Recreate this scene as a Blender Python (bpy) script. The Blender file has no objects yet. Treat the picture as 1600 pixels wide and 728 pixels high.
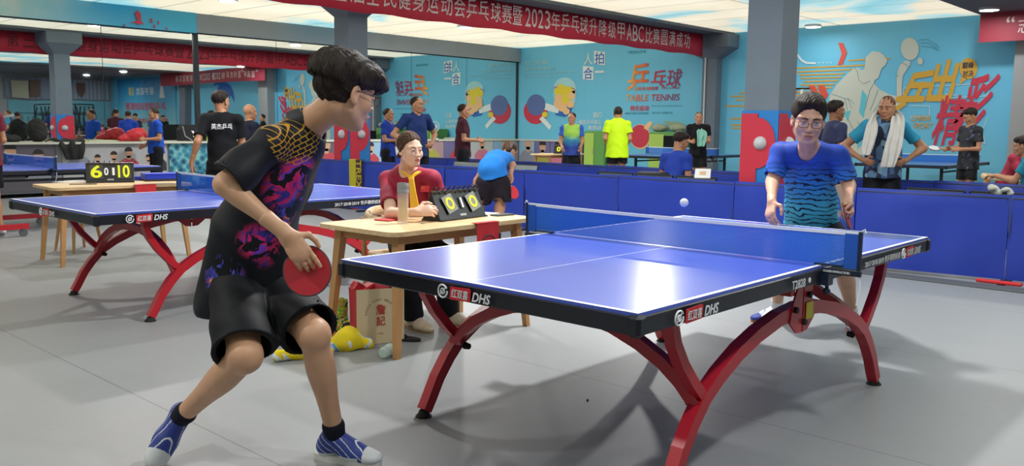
import bpy, math, random
import numpy as np
from mathutils import Vector, Matrix
random.seed(7); np.random.seed(7)
C = bpy.context.scene.collection
SC = bpy.context.scene
PI = math.pi
# ------------------------------------------------------------------ camera, world, exposure
CAM = np.array([-2.195, -1.488, 1.328]); YAW, PITCH, ROLL, FPX = .744, .122, .010, 1353.0
_f = np.array([math.cos(YAW)*math.cos(PITCH), math.sin(YAW)*math.cos(PITCH), -math.sin(PITCH)])
_r = np.array([math.sin(YAW), -math.cos(YAW), 0.]); _u = np.cross(_r, _f)
_r = _r*math.cos(ROLL)+_u*math.sin(ROLL); _u = np.cross(_r, _f)
cd = bpy.data.cameras.new('camera'); cam = bpy.data.objects.new('camera', cd); C.objects.link(cam)
cam.matrix_world = Matrix([[_r[0], _u[0], -_f[0], CAM[0]], [_r[1], _u[1], -_f[1], CAM[1]], [_r[2], _u[2], -_f[2], CAM[2]], [0, 0, 0, 1]])
cd.sensor_width = 36; cd.lens = FPX/1600*36; cd.clip_start = .05; cd.clip_end = 200
SC.camera = cam
vs = SC.view_settings
vs.view_transform = 'Standard'; vs.look = 'None'; vs.gamma = 1; vs.use_curve_mapping = False; vs.exposure = 0.0
w = bpy.data.worlds.new('world'); SC.world = w; w.use_nodes = True
w.node_tree.nodes['Background'].inputs[0].default_value = (.75, .82, .9, 1)
w.node_tree.nodes['Background'].inputs[1].default_value = .25
SC.cycles.max_bounces = 7; SC.cycles.diffuse_bounces = 3; SC.cycles.glossy_bounces = 4; SC.cycles.transparent_max_bounces = 12
SC.cycles.use_denoising = True
SKY_EMIT = 1.05        # glow of the printed stretch ceiling
LAMP_W = 54.0          # each round ceiling lamp

def ray(u, v): return _f + _r*((u-800)/FPX) + _u*((364-v)/FPX)
def at(u, v, d): return CAM + ray(u, v)*d
def on(axis, val, u, v):
    r = ray(u, v); return CAM + r*((val-CAM[axis])/r[axis])

# ------------------------------------------------------------------ materials
def lin(c):
    if isinstance(c, str): c = [int(c[i:i+2], 16)/255 for i in (0, 2, 4)]
    return tuple((x/12.92 if x <= .04045 else ((x+.055)/1.055)**2.4) for x in c[:3])+(1,)
class NT:
    def __init__(s, name):
        s.m = bpy.data.materials.new(name); s.m.use_nodes = True; s.t = s.m.node_tree
        s.b = s.t.nodes['Principled BSDF']
    def n(s, kind, **kw):
        nd = s.t.nodes.new('ShaderNode'+kind)
        for k, v in kw.items():
            if k in nd.inputs.keys() if isinstance(k, str) else False: nd.inputs[k].default_value = v
            else: setattr(nd, k, v)
        return nd
    def l(s, a, b): s.t.links.new(a, b)
    def ramp(s, fac, stops, interp='LINEAR'):
        r = s.n('ValToRGB'); r.color_ramp.interpolation = interp
        e = r.color_ramp.elements
        while len(e) < len(stops): e.new(.5)
        for i, (p, c) in enumerate(stops): e[i].position = p; e[i].color = lin(c)
        s.l(fac, r.inputs[0]); return r.outputs[0]
    def mix(s, fac, a, b):
        m = s.n('Mix', data_type='RGBA')
        for i, x in ((0, fac), (6, a), (7, b)):
            if hasattr(x, 'links'): s.l(x, m.inputs[i])
            else: m.inputs[i].default_value = x if i == 0 else (lin(x) if not (isinstance(x, tuple) and len(x) == 4) else x)
        return m.outputs[2]
    def math(s, op, a, b=0., c=0.):
        m = s.n('Math', operation=op)
        for i, x in enumerate((a, b, c)):
            if hasattr(x, 'links'): s.l(x, m.inputs[i])
            else: m.inputs[i].default_value = x
        return m.outputs[0]
    def obj(s, scale=None, loc=None, rot=None):
        c = s.n('TexCoord').outputs['Object']
        if scale or loc or rot:
            mp = s.n('Mapping')
            if scale: mp.inputs['Scale'].default_value = scale
            if loc: mp.inputs['Location'].default_value = loc
            if rot: mp.inputs['Rotation'].default_value = rot
            s.l(c, mp.inputs[0]); return mp.outputs[0]
        return c
    def noise(s, vec, scale=5, detail=3, dist=0., out=0):
        n = s.n('TexNoise'); n.inputs['Scale'].default_value = scale; n.inputs['Detail'].default_value = detail
        n.inputs['Distortion'].default_value = dist
        s.l(vec, n.inputs['Vector']); return n.outputs[out]
    def bump(s, h, strength=.2, dist=.01):
        b = s.n('Bump'); b.inputs['Strength'].default_value = strength; b.inputs['Distance'].default_value = dist
        s.l(h, b.inputs['Height']); s.l(b.outputs[0], s.b.inputs['Normal'])
    def near(s, vec, p, r, soft=.3):
        """1 inside a ball about p (object coordinates), fading to 0 at r"""
        v = s.n('VectorMath', operation='DISTANCE'); s.l(vec, v.inputs[0]); v.inputs[1].default_value = tuple(p)
        m = s.n('MapRange'); s.l(v.outputs['Value'], m.inputs[0])
        m.inputs[1].default_value = r*(1-soft); m.inputs[2].default_value = r; m.inputs[3].default_value = 1; m.inputs[4].default_value = 0
        return m.outputs[0]
MATS = {}
def mat(name, col='808080', rough=.6, metal=0., spec=.5, var=0., vscale=6, bump=0., bscale=40, sheen=0., emit=0., alpha=1., trans=0., coat=0.):
    if name in MATS: return MATS[name]
    N = NT(name); b = N.b
    b.inputs['Base Color'].default_value = lin(col); b.inputs['Roughness'].default_value = rough
    b.inputs['Metallic'].default_value = metal; b.inputs['Specular IOR Level'].default_value = spec
    if var or bump: vec = N.obj()
    if var:
        c = lin(col); f = N.noise(vec, vscale, 4)
        m = N.n('Mix', data_type='RGBA'); N.l(f, m.inputs[0])
        m.inputs[6].default_value = tuple(x*(1-var) for x in c[:3])+(1,); m.inputs[7].default_value = tuple(min(1, x*(1+var)) for x in c[:3])+(1,)
        N.l(m.outputs[2], b.inputs['Base Color'])
    if bump: N.bump(N.noise(vec, bscale, 5), bump, .01)
    if sheen: b.inputs['Sheen Weight'].default_value = sheen
    if emit: b.inputs['Emission Color'].default_value = lin(col); b.inputs['Emission Strength'].default_value = emit
    if alpha < 1: b.inputs['Alpha'].default_value = alpha
    if trans: b.inputs['Transmission Weight'].default_value = trans
    if coat: b.inputs['Coat Weight'].default_value = coat
    MATS[name] = N.m; return N.m

# ------------------------------------------------------------------ mesh builder
def V(*a): return np.array(a, float)
def unit(v): v = np.asarray(v, float); return v/(np.linalg.norm(v)+1e-12)
def rotz(a): c, s = math.cos(a), math.sin(a); return np.array([[c, -s, 0], [s, c, 0], [0, 0, 1.]])
def roty(a): c, s = math.cos(a), math.sin(a); return np.array([[c, 0, s], [0, 1, 0], [-s, 0, c]])
def rotx(a): c, s = math.cos(a), math.sin(a); return np.array([[1, 0, 0], [0, c, -s], [0, s, c]])
def wloc(o):
    p = np.zeros(3)
    while o is not None: p += np.array(o.location); o = o.parent
    return p
class MB:
    def __init__(s): s.v = []; s.f = []; s.mi = []
    def add(s, vs, fs, m=0):
        o = len(s.v); s.v += [tuple(map(float, p)) for p in vs]; s.f += [tuple(i+o for i in f) for f in fs]; s.mi += [m]*len(fs); return s
    def box(s, c, d, R=None, m=0, bev=0.):
        c = V(*c); d = V(*d)/2; R = np.eye(3) if R is None else R
        if bev <= 0:
            vs = [c+R@(d*V(*sg)) for sg in ((-1,-1,-1),(1,-1,-1),(1,1,-1),(-1,1,-1),(-1,-1,1),(1,-1,1),(1,1,1),(-1,1,1))]
            return s.add(vs, [(0,3,2,1),(4,5,6,7),(0,1,5,4),(1,2,6,5),(2,3,7,6),(3,0,4,7)], m)
        b = min(bev, min(d)*.95); vs = []
        idx = {}
        for sx in (-1, 1):
            for sy in (-1, 1):
                for sz in (-1, 1):
                    sg = V(sx, sy, sz)
                    for ax in range(3):
                        p = sg*(d-b); p[ax] = sg[ax]*d[ax]
                        idx[(sx, sy, sz, ax)] = len(vs); vs.append(c+R@p)
        fs = []
        for ax in range(3):
            a1, a2 = (ax+1) % 3, (ax+2) % 3
            for sg in (-1, 1):
                q = []
                for s1, s2 in ((-1,-1),(1,-1),(1,1),(-1,1)):
                    k = [0, 0, 0]; k[ax] = sg; k[a1] = s1; k[a2] = s2; q.append(idx[(*k, ax)])
                fs.append(tuple(q if sg > 0 else q[::-1]))
            for s1 in (-1, 1):
                for s2 in (-1, 1):
                    k0 = [0,0,0]; k0[a1] = s1; k0[a2] = s2; k1 = list(k0); k0[ax] = -1; k1[ax] = 1
                    q = [idx[(*k0, a1)], idx[(*k1, a1)], idx[(*k1, a2)], idx[(*k0, a2)]]
                    fs.append(tuple(q if s1*s2 < 0 else q[::-1]))
        for sx in (-1, 1):
            for sy in (-1, 1):
                for sz in (-1, 1):
                    q = [idx[(sx, sy, sz, a)] for a in range(3)]
                    fs.append(tuple(q if sx*sy*sz > 0 else q[::-1]))
        return s.add(vs, fs, m)
    def tube(s, pts, r, n=10, m=0, cap=True, closed=False, flat=None):
        pts = [V(*p) for p in pts]; k = len(pts)
        rs = r if hasattr(r, '__len__') else [r]*k
        T = []
        for i in range(k):
            a = pts[(i-1) % k] if closed else pts[max(i-1, 0)]; b = pts[(i+1) % k] if closed else pts[min(i+1, k-1)]
            T.append(unit(b-a))
        up = V(0, 0, 1) if abs(T[0][2]) < .9 else V(1, 0, 0)
        x = unit(np.cross(up, T[0])); vs = []
        for i in range(k):
            x = unit(x-T[i]*(x@T[i])); y = np.cross(T[i], x)
            for j in range(n):
                a = 2*PI*j/n; vs.append(pts[i]+rs[i]*(math.cos(a)*x+math.sin(a)*y*(flat or 1)))
        fs = [(i*n+j, i*n+(j+1) % n, ((i+1) % k)*n+(j+1) % n, ((i+1) % k)*n+j) for i in range(k if closed else k-1) for j in range(n)]
        if cap and not closed: fs += [tuple(range(n))[::-1], tuple(range((k-1)*n, k*n))]
        return s.add(vs, fs, m)
    def cyl(s, a, b, r0, r1=None, n=20, m=0): return s.tube([a, b], [r0, r0 if r1 is None else r1], n, m)
    def sweep(s, pts, w, h, side, m=0):
        """rectangular bar along pts: width w along 'side', height h across"""
        pts = [V(*p) for p in pts]; side = unit(side); k = len(pts); vs = []
        for i in range(k):
            t = unit(pts[min(i+1, k-1)]-pts[max(i-1, 0)]); up = unit(np.cross(t, side))
            ww = w[i] if hasattr(w, '__len__') else w; hh = h[i] if hasattr(h, '__len__') else h
            for a, b in ((-1,-1),(1,-1),(1,1),(-1,1)): vs.append(pts[i]+side*a*ww/2+up*b*hh/2)
        fs = [(i*4+j, i*4+(j+1) % 4, (i+1)*4+(j+1) % 4, (i+1)*4+j) for i in range(k-1) for j in range(4)]
        fs += [(3, 2, 1, 0), tuple((k-1)*4+j for j in range(4))]
        return s.add(vs, [f[::-1] for f in fs], m)
    def prism(s, poly, O, X, Y, t, m=0):
        """polygon in plane (O + x X + y Y), thickness t along X x Y"""
        O, X, Y = V(*O), V(*X), V(*Y); N = np.cross(X, Y); n = len(poly)
        a = sum(poly[i][0]*poly[(i+1) % n][1]-poly[(i+1) % n][0]*poly[i][1] for i in range(n))
        if a < 0: poly = poly[::-1]
        vs = [O+X*p[0]+Y*p[1] for p in poly]+[O+X*p[0]+Y*p[1]+N*t for p in poly]
        fs = [tuple(range(n))[::-1], tuple(range(n, 2*n))]+[(i, (i+1) % n, n+(i+1) % n, n+i) for i in range(n)]
        return s.add(vs, fs, m)
    def lathe(s, prof, O=(0,0,0), n=24, m=0, R=None):
        R = np.eye(3) if R is None else R; O = V(*O); k = len(prof); vs = []
        for r, z in prof:
            for j in range(n): vs.append(O+R@V(r*math.cos(2*PI*j/n), r*math.sin(2*PI*j/n), z))
        fs = [(i*n+j, i*n+(j+1) % n, (i+1)*n+(j+1) % n, (i+1)*n+j) for i in range(k-1) for j in range(n)]
        if prof[0][0] > 1e-6: fs.append(tuple(range(n))[::-1])
        if prof[-1][0] > 1e-6: fs.append(tuple(range((k-1)*n, k*n)))
        return s.add(vs, fs, m)
    def ball(s, c, r, n=16, m=0, R=None):
        rr = V(*r) if hasattr(r, '__len__') else V(r, r, r); R = np.eye(3) if R is None else R; c = V(*c)
        vs = [c+R@(rr*V(math.sin(PI*i/n)*math.cos(2*PI*j/(2*n)), math.sin(PI*i/n)*math.sin(2*PI*j/(2*n)), math.cos(PI*i/n))) for i in range(n+1) for j in range(2*n)]
        k = 2*n
        return s.add(vs, [(i*k+j, (i+1)*k+j, (i+1)*k+(j+1) % k, i*k+(j+1) % k) for i in range(n) for j in range(k)], m)
    def build(s, name, mats, parent=None, smooth=False, world=False, sharp=40):
        if not isinstance(mats, (list, tuple)): mats = [mats]
        me = bpy.data.meshes.new(name)
        vv = s.v
        if world and parent is not None:
            o = wloc(parent); vv = [tuple(np.array(p)-o) for p in vv]
        me.from_pydata(vv, [], s.f)
        for m in mats: me.materials.append(m)
        me.polygons.foreach_set('material_index', s.mi)
        if smooth:
            me.polygons.foreach_set('use_smooth', [True]*len(s.f)); me.set_sharp_from_angle(angle=math.radians(sharp))
        me.validate(); me.update()
        o = bpy.data.objects.new(name, me); C.objects.link(o)
        if parent is not None: o.parent = parent
        return o
def tag(o, label, cat=None, group=None, kind=None):
    if label: o['label'] = label
    if cat: o['category'] = cat
    if group: o['group'] = group
    if kind: o['kind'] = kind
    return o
def thing(name, label, cat, loc=(0,0,0), rz=0., group=None):
    o = bpy.data.objects.new(name, None); C.objects.link(o); o.location = loc; o.rotation_euler = (0, 0, rz); o.empty_display_size = .1
    return tag(o, label, cat, group)
def struct(o): o['kind'] = 'structure'; return o
def dup(o, loc=None, rz=None, label=None, group=None, parent=None):
    c = o.copy(); C.objects.link(c)
    if parent is not None: c.parent = parent
    if loc is not None: c.location = loc
    if rz is not None: c.rotation_euler = (0, 0, rz)
    if label: c['label'] = label
    if group: c['group'] = group
    for ch in list(o.children): dup(ch, parent=c)
    return c
_TC = {}
def glyphs(body, bold=0.):
    k = (body, bold)
    if k in _TC: return _TC[k]
    c = bpy.data.curves.new('tmp', 'FONT'); c.body = body; c.size = 1; c.align_x = 'CENTER'; c.align_y = 'CENTER'; c.offset = bold; c.resolution_u = 3
    o = bpy.data.objects.new('tmp', c); C.objects.link(o)
    me = bpy.data.meshes.new_from_object(o.evaluated_get(bpy.context.evaluated_depsgraph_get()))
    vs = np.array([v.co[:] for v in me.vertices]); fs = [tuple(p.vertices) for p in me.polygons]
    if len(vs):
        lo, hi = vs.min(0), vs.max(0); vs = vs-(lo+hi)/2; sz = hi-lo
    else: sz = np.zeros(3)
    bpy.data.objects.remove(o); bpy.data.curves.remove(c); bpy.data.meshes.remove(me)
    _TC[k] = (vs, fs, sz); return _TC[k]
def text_into(mb, body, O, X, Y, w, h, m=0, bold=0., lift=.001, shear=0., depth=0.):
    """flat lettering fitted into a w x h rectangle centred at O, reading along X with Y up"""
    vs, fs, sz = glyphs(body, 0.)
    if not len(vs): return
    O, X, Y = V(*O), unit(X), unit(Y); N = np.cross(X, Y)
    sx, sy = w/max(sz[0], 1e-6), h/max(sz[1], 1e-6)
    P = [O+X*(p[0]*sx+shear*p[1]*sy)+Y*(p[1]*sy)+N*lift for p in vs]
    mb.add(P, fs, m)
    if bold >= .01:
        for q_, (a_, b_) in enumerate(((1, 0), (-1, 0), (0, 1), (0, -1), (.7, .7), (-.7, .7), (.7, -.7), (-.7, -.7))): mb.add([p+X*(a_*bold*.5*sx)+Y*(b_*bold*.5*sy)+N*(.00025*(q_+1)) for p in P], fs, m)
    if depth:
        mb.add([p-N*(lift*2) for p in P], [f[::-1] for f in fs], m)
# ------------------------------------------------------------------ implicit bodies -> one continuous skin
class Grid:
    def __init__(s, lo, hi, h):
        s.h = h; s.lo = np.asarray(lo, float)-2*h; n = np.ceil((np.asarray(hi)-s.lo)/h).astype(int)+3
        s.n = n; s.ax = [(s.lo[i]+h*np.arange(n[i])).astype(np.float32) for i in range(3)]
    def field(s): return np.full(s.n, 1., np.float32)
def cone(a, b, r1, r2, k=.02, n=None, f=1., op='add', bulge=0., bt=.35): return dict(t='c', a=V(*a), b=V(*b), r1=r1, r2=r2, k=k, n=n, f=f, op=op, bulge=bulge, bt=bt)
def ell(c, r, R=None, k=.02, op='add'): return dict(t='e', c=V(*c), r=V(*r), R=np.eye(3) if R is None else R, k=k, op=op)
def cut(c, n): return dict(t='h', c=V(*c), n=unit(n), op='cut', k=0)
def smin(a, b, k):
    if k <= 0: return np.minimum(a, b)
    h = np.clip(.5+.5*(b-a)/k, 0, 1); return b*(1-h)+a*h-k*h*(1-h)
def evalp(G, F, p):
    if p['t'] == 'h':
        x, y, z = G.ax; d = ((x-p['c'][0])*p['n'][0])[:, None, None]+((y-p['c'][1])*p['n'][1])[None, :, None]+((z-p['c'][2])*p['n'][2])[None, None, :]
        np.maximum(F, d, out=F); return
    if p['t'] == 'c':
        r = max(p['r1'], p['r2'])+p['bulge']; lo = np.minimum(p['a'], p['b'])-r; hi = np.maximum(p['a'], p['b'])+r
    else: r = max(p['r']); lo = p['c']-r; hi = p['c']+r
    mg = .03+p['k']; i0 = np.clip(((lo-mg-G.lo)/G.h).astype(int), 0, G.n); i1 = np.clip(((hi+mg-G.lo)/G.h).astype(int)+2, 0, G.n)
    if (i1 <= i0).any(): return
    sl = tuple(slice(a, b) for a, b in zip(i0, i1)); x, y, z = (G.ax[i][sl[i]] for i in range(3))
    if p['t'] == 'c':
        a = p['a'].astype(np.float32); ba = (p['b']-p['a']).astype(np.float32); L = float(ba@ba)+1e-9
        X = (x-a[0])[:, None, None]; Y = (y-a[1])[None, :, None]; Z = (z-a[2])[None, None, :]
        t = np.clip((X*ba[0]+Y*ba[1]+Z*ba[2])/L, 0, 1)
        wx, wy, wz = X-t*ba[0], Y-t*ba[1], Z-t*ba[2]; q = wx*wx+wy*wy+wz*wz
        if p['n'] is not None:
            n = unit(p['n']).astype(np.float32); s_ = wx*n[0]+wy*n[1]+wz*n[2]; q = q+(p['f']**2-1)*s_*s_
        rr = p['r1']+(p['r2']-p['r1'])*t
        if p['bulge']: rr = rr+p['bulge']*np.exp(-((t-p['bt'])/.22)**2)
        d = np.sqrt(q)-rr
    else:
        c = p['c']; R = p['R'].astype(np.float32); X = (x-np.float32(c[0]))[:, None, None]; Y = (y-np.float32(c[1]))[None, :, None]; Z = (z-np.float32(c[2]))[None, None, :]
        k0 = k1 = 0
        for i in range(3):   # columns of R are the axes
            l = X*R[0, i]+Y*R[1, i]+Z*R[2, i]; k0 = k0+(l/np.float32(p['r'][i]))**2; k1 = k1+(l/np.float32(p['r'][i]**2))**2
        k0 = np.sqrt(k0); k1 = np.sqrt(k1)+1e-6; d = k0*(k0-1)/k1
    if p['op'] == 'add': F[sl] = smin(F[sl], d.astype(np.float32), p['k'])
    else: F[sl] = -smin(-F[sl], d.astype(np.float32), p['k'])
def bounds(prims):
    lo, hi = [], []
    for p in prims:
        if p['op'] != 'add': continue
        if p['t'] == 'c': r = max(p['r1'], p['r2'])+p['bulge']; lo.append(np.minimum(p['a'], p['b'])-r); hi.append(np.maximum(p['a'], p['b'])+r)
        elif p['t'] == 'e': r = max(p['r']); lo.append(p['c']-r); hi.append(p['c']+r)
    return np.min(lo, 0)-.015, np.max(hi, 0)+.015
def nets(G, F):
    S = F < 0; nx, ny, nz = S.shape
    c = [S[i:nx-1+i, j:ny-1+j, k:nz-1+k] for i in (0, 1) for j in (0, 1) for k in (0, 1)]
    cnt = sum(a.astype(np.int8) for a in c); M = (cnt > 0) & (cnt < 8)
    I = np.argwhere(M); ids = np.full(M.shape, -1, np.int64); ids[M] = np.arange(len(I))
    P = np.zeros((len(I), 3)); W = np.zeros(len(I))
    offs = [(i, j, k) for i in (0, 1) for j in (0, 1) for k in (0, 1)]
    vals = [F[I[:, 0]+o[0], I[:, 1]+o[1], I[:, 2]+o[2]] for o in offs]
    for a in range(8):
        for b in range(a+1, 8):
            if sum(abs(offs[a][i]-offs[b][i]) for i in range(3)) != 1: continue
            va, vb = vals[a], vals[b]; m = (va < 0) != (vb < 0); t = np.zeros(len(I)); t[m] = va[m]/(va[m]-vb[m])
            P[m] += np.array(offs[a])+t[m, None]*(np.array(offs[b])-np.array(offs[a])); W[m] += 1
    P = (P/W[:, None]+I)*G.h+G.lo
    Q = []
    for ax in range(3):
        a1, a2 = (ax+1) % 3, (ax+2) % 3
        sl0 = [slice(None)]*3; sl1 = [slice(None)]*3; sl0[ax] = slice(0, -1); sl1[ax] = slice(1, None)
        E = S[tuple(sl0)] != S[tuple(sl1)]; J = np.argwhere(E)
        J = J[(J[:, a1] > 0) & (J[:, a2] > 0) & (J[:, a1] < M.shape[a1]) & (J[:, a2] < M.shape[a2])]
        def cid(d1, d2):
            K = J.copy(); K[:, a1] += d1; K[:, a2] += d2; return ids[K[:, 0], K[:, 1], K[:, 2]]
        q = np.stack([cid(-1, -1), cid(0, -1), cid(0, 0), cid(-1, 0)], 1)
        ins = S[J[:, 0], J[:, 1], J[:, 2]]; q[~ins] = q[~ins][:, ::-1]; Q.append(q)
    Q = np.concatenate(Q); Q = Q[(Q >= 0).all(1)]
    return P, Q
def wrinkle(G, F, amp, s=1., ph=0.):
    if amp <= 0: return
    x, y, z = G.ax; X = x[:, None, None]; Y = y[None, :, None]; Z = z[None, None, :]
    a = np.sin(X*(23*s)+2.2*np.sin(Z*(9*s)+ph)+Y*(11*s))*np.sin(Z*(17*s)+1.7*np.sin(Y*(13*s)-X*(8*s)+ph)+ph)
    b = np.sin(Z*(41*s)+X*(26*s)+2*np.sin(Y*(19*s))+ph*2)
    F += (amp*(a+.4*b)).astype(np.float32)
def solid(groups, h, wr=0., ph=0., k=.012, ws=1.):
    """groups: lists of primitives; each group gets its own cuts, then all are blended"""
    allp = [p for g in groups for p in g]; lo, hi = bounds(allp); G = Grid(lo, hi, h); F = None
    for g in groups:
        f = G.field()
        for p in g: evalp(G, f, p)
        F = f if F is None else smin(F, f, k)
    wrinkle(G, F, wr, ws, ph)
    return nets(G, F)
def skinmesh(name, pieces, mats, parent, matfn=None):
    """pieces: list of (P, Q); joined into ONE mesh"""
    vs, qs, o = [], [], 0
    for P, Q in pieces: vs.append(P); qs.append(Q+o); o += len(P)
    P = np.concatenate(vs); Q = np.concatenate(qs)
    off = wloc(parent)
    me = bpy.data.meshes.new(name); me.vertices.add(len(P)); me.vertices.foreach_set('co', (P-off).astype(np.float32).ravel())
    me.loops.add(len(Q)*4); me.loops.foreach_set('vertex_index', Q.astype(np.int32).ravel())
    me.polygons.add(len(Q)); me.polygons.foreach_set('loop_start', (np.arange(len(Q))*4).astype(np.int32))
    if not isinstance(mats, (list, tuple)): mats = [mats]
    for m in mats: me.materials.append(m)
    me.update(calc_edges=True)
    me.polygons.foreach_set('use_smooth', np.ones(len(Q), bool))
    if matfn is not None: me.polygons.foreach_set('material_index', matfn(P[Q].mean(1)).astype(np.int32))
    ob = bpy.data.objects.new(name, me); C.objects.link(ob); ob.parent = parent
    return ob

def basis_head(az, pitch=0., roll=0.):
    """columns: right, forward, up; az in degrees (world), pitch>0 looks down"""
    R = rotz(math.radians(az-90))@rotx(math.radians(-pitch))@roty(math.radians(roll)); return R
def hand_prims(w, d, n, side, S=1., curl=(.35, .5, .3), spread=.0, thumb=.8, tcurl=.3, index=None):
    """w wrist, d pointing direction, n direction the palm faces, side toward the thumb"""
    d = unit(d); n = unit(n-d*(n@d)); s = unit(side-d*(side@d)-n*(side@n))
    P = [cone(w-d*.02*S, w+d*.02*S, .025*S, .027*S, .012, n, 1.35), cone(w+d*.02*S, w+d*.075*S, .031*S, .037*S, .015, n, 2.2)]
    P.append(ell(w+d*.03*S+s*.018*S+n*.006*S, (.018*S, .028*S, .014*S), np.stack([s, d, n], 1), .012))
    for i, (off, ln, bk) in enumerate(((.029, .072, .086), (.010, .080, .09), (-.010, .074, .087), (-.028, .060, .079))):
        c = curl if not (i == 0 and index) else index
        a = 0; p = w+d*bk*S+s*off*S; dd = unit(d+s*(off*8*spread)); sd = dd
        P.append(cone(w+d*.05*S+s*off*.9*S, p, .0105*S, .0098*S, .008))
        for j, (fr, cc) in enumerate(zip((.45, .3, .25), c)):
            a += cc; q = p+(sd*math.cos(a)+n*math.sin(a))*ln*fr*S; P.append(cone(p, q, (.0094-.0009*j)*S, (.0088-.0009*j)*S, .004)); p = q
    p = w+d*.025*S+s*.026*S+n*.006*S; q = p+(d*.55+s*thumb+n*.25)/math.hypot(.6, thumb)*.042*S; P.append(cone(p, q, .0145*S, .0115*S, .01))
    r = q+unit(d*.85+s*(.35-tcurl)+n*tcurl)*.03*S; P.append(cone(q, r, .011*S, .0098*S, .005)); P.append(cone(r, r+unit(d*.8-s*tcurl*.8+n*tcurl)*.024*S, .0098*S, .0082*S, .004))
    return P
def head_prims(hc, R, s=1., neck=None, fem=False, jaw=1., mouth=0.):
    T = lambda *p: hc+R@(V(*p)*s)
    e = lambda c, r, k=.02, op='add', A=None: ell(T(*c), V(*r)*s, R if A is None else R@A, k*s, op)
    c_ = lambda a, b, r1, r2, k=.015, op='add': cone(T(*a), T(*b), r1*s, r2*s, k*s, op=op)
    P = [e((0, -.014, .034), (.074, .095, .086), .0), e((0, .022, -.03), (.060*jaw, .066, .088), .03), e((0, .058, -.098), (.024*jaw, .022, .017), .025)]
    for x in (-1, 1):
        P += [c_((x*.05*jaw, .0, -.055), (x*.022, .056, -.097), .017, .015, .025), e((x*.038, .056+.004*fem, -.028), (.024+.003*fem, .022, .024+.004*fem), .025),
              c_((x*.052, .062-.004*fem, .026), (x*.014, .082-.006*fem, .027), .010, .011, .014)]
    P += [e((x*.031, .095, .004), (.019, .016, .012), .012, 'sub') for x in (-1, 1)]
    P += [c_((0, .082-.003*fem, .012), (0, .101-.004*fem, -.030), .0075, .0115, .012)]
    for x in (-1, 1): P += [e((x*.0125, .096, -.034), (.0085, .010, .0075), .008), e((x*.006, .103, -.043), (.0035, .005, .003), .003, 'sub')]
    P += [e((0, .082, -.064), (.026, .014, .016), .014), e((0, .0935, -.0605), (.021, .008, .0045), .004), e((0, .092, -.0715), (.019, .008, .0055), .004)]
    if mouth: P += [e((0, .097, -.066), (.014, .012, .002+mouth), .003, 'sub')]
    else: P += [e((0, .101, -.0658), (.022, .008, .0012), .002, 'sub')]
    for x in (-1, 1):
        A = rotz(x*.35)@rotx(-.15)
        P += [e((x*.079, -.006, -.004), (.0075, .019, .032), .006, 'add', A), e((x*.086, -.002, .0), (.006, .010, .018), .005, 'sub', A), e((x*.078, .0, -.03), (.007, .010, .010), .006)]
        P += [e((x*.031, .0785, .004), (.0135, .0135, .0125), .003)]
    return P
def eyes(hc, R, s, parent, fine=True, brow='1b1512', gaze=(0, 0), bw=1.):
    T = lambda *p: hc+R@(V(*p)*s)
    m = MB()
    for x in (-1, 1):
        m.ball(T(x*.031, .0815, .004), (.0115*s, .0115*s, .0052*s), 10, 0, R)
        g = T(x*.031+gaze[0], .0905, .004+gaze[1]); m.ball(g, (.0052*s, .0028*s, .005*s), 8, 1, R)
        m.tube([T(x*.031-.0125, .0895, .0045), T(x*.031-.006, .0932, .0085), T(x*.031+.006, .0932, .0085), T(x*.031+.0125, .0895, .0045)], .0013*s, 6, 1)
    m.build('eyes', [mat('eye_white', 'd9d4cc', .25), mat('iris_dark', '17110d', .2)], parent, True, True)
    for x in (-1, 1): m = MB(); m.tube([T(x*.012, .0945, .022), T(x*.028, .0935, .0275), T(x*.048, .081, .024)], [.0022*s*bw, .003*s*bw, .0016*s*bw], 6); m.build('eyebrow', mat('brow_'+brow, brow, .9), parent, True, True)
def glasses(hc, R, s, parent, col='2a2228', full=True, drop=0.):
    T = lambda x, y, z: hc+R@(V(x, y, z-drop)*s)
    g = MB(); l = MB()
    for x in (-1, 1):
        ring = [(x*.033+.025*math.copysign(abs(math.cos(a))**.6, math.cos(a)), .106-.25*abs(x*.033+.025*math.cos(a))**1.3, -.003+.0155*math.copysign(abs(math.sin(a))**.7, math.sin(a))) for a in np.linspace(0, 2*PI, 20, endpoint=False)]
        pts = [T(*p) for p in ring]; g.tube(pts if full else pts[:11], .0014*s if full else .0017*s, 6, closed=full)
        l.add(pts, [tuple(range(20))] if True else [], 0)
        g.tube([T(x*.058, .101, .003), T(x*.074, .075, .006), T(x*.081, .0, .008), T(x*.079, -.018, -.008)], .0015*s, 6)
    g.tube([T(-.010, .104, .0), T(0, .107, .004), T(.010, .104, .0)], .0013*s, 6)
    gm = mat('lens_glass', 'f4f8fa', .03, alpha=.12, spec=.8)
    o = g.build('glasses', mat('frame_'+col, col, .3, .5), parent, True, True)
    l.build('lens', gm, o, False, True) if False else None
    ll = MB(); ll.v = l.v; ll.f = l.f; ll.mi = l.mi; lo = ll.build('lens', gm, parent, False, True); lo.parent = o
    return o
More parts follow.
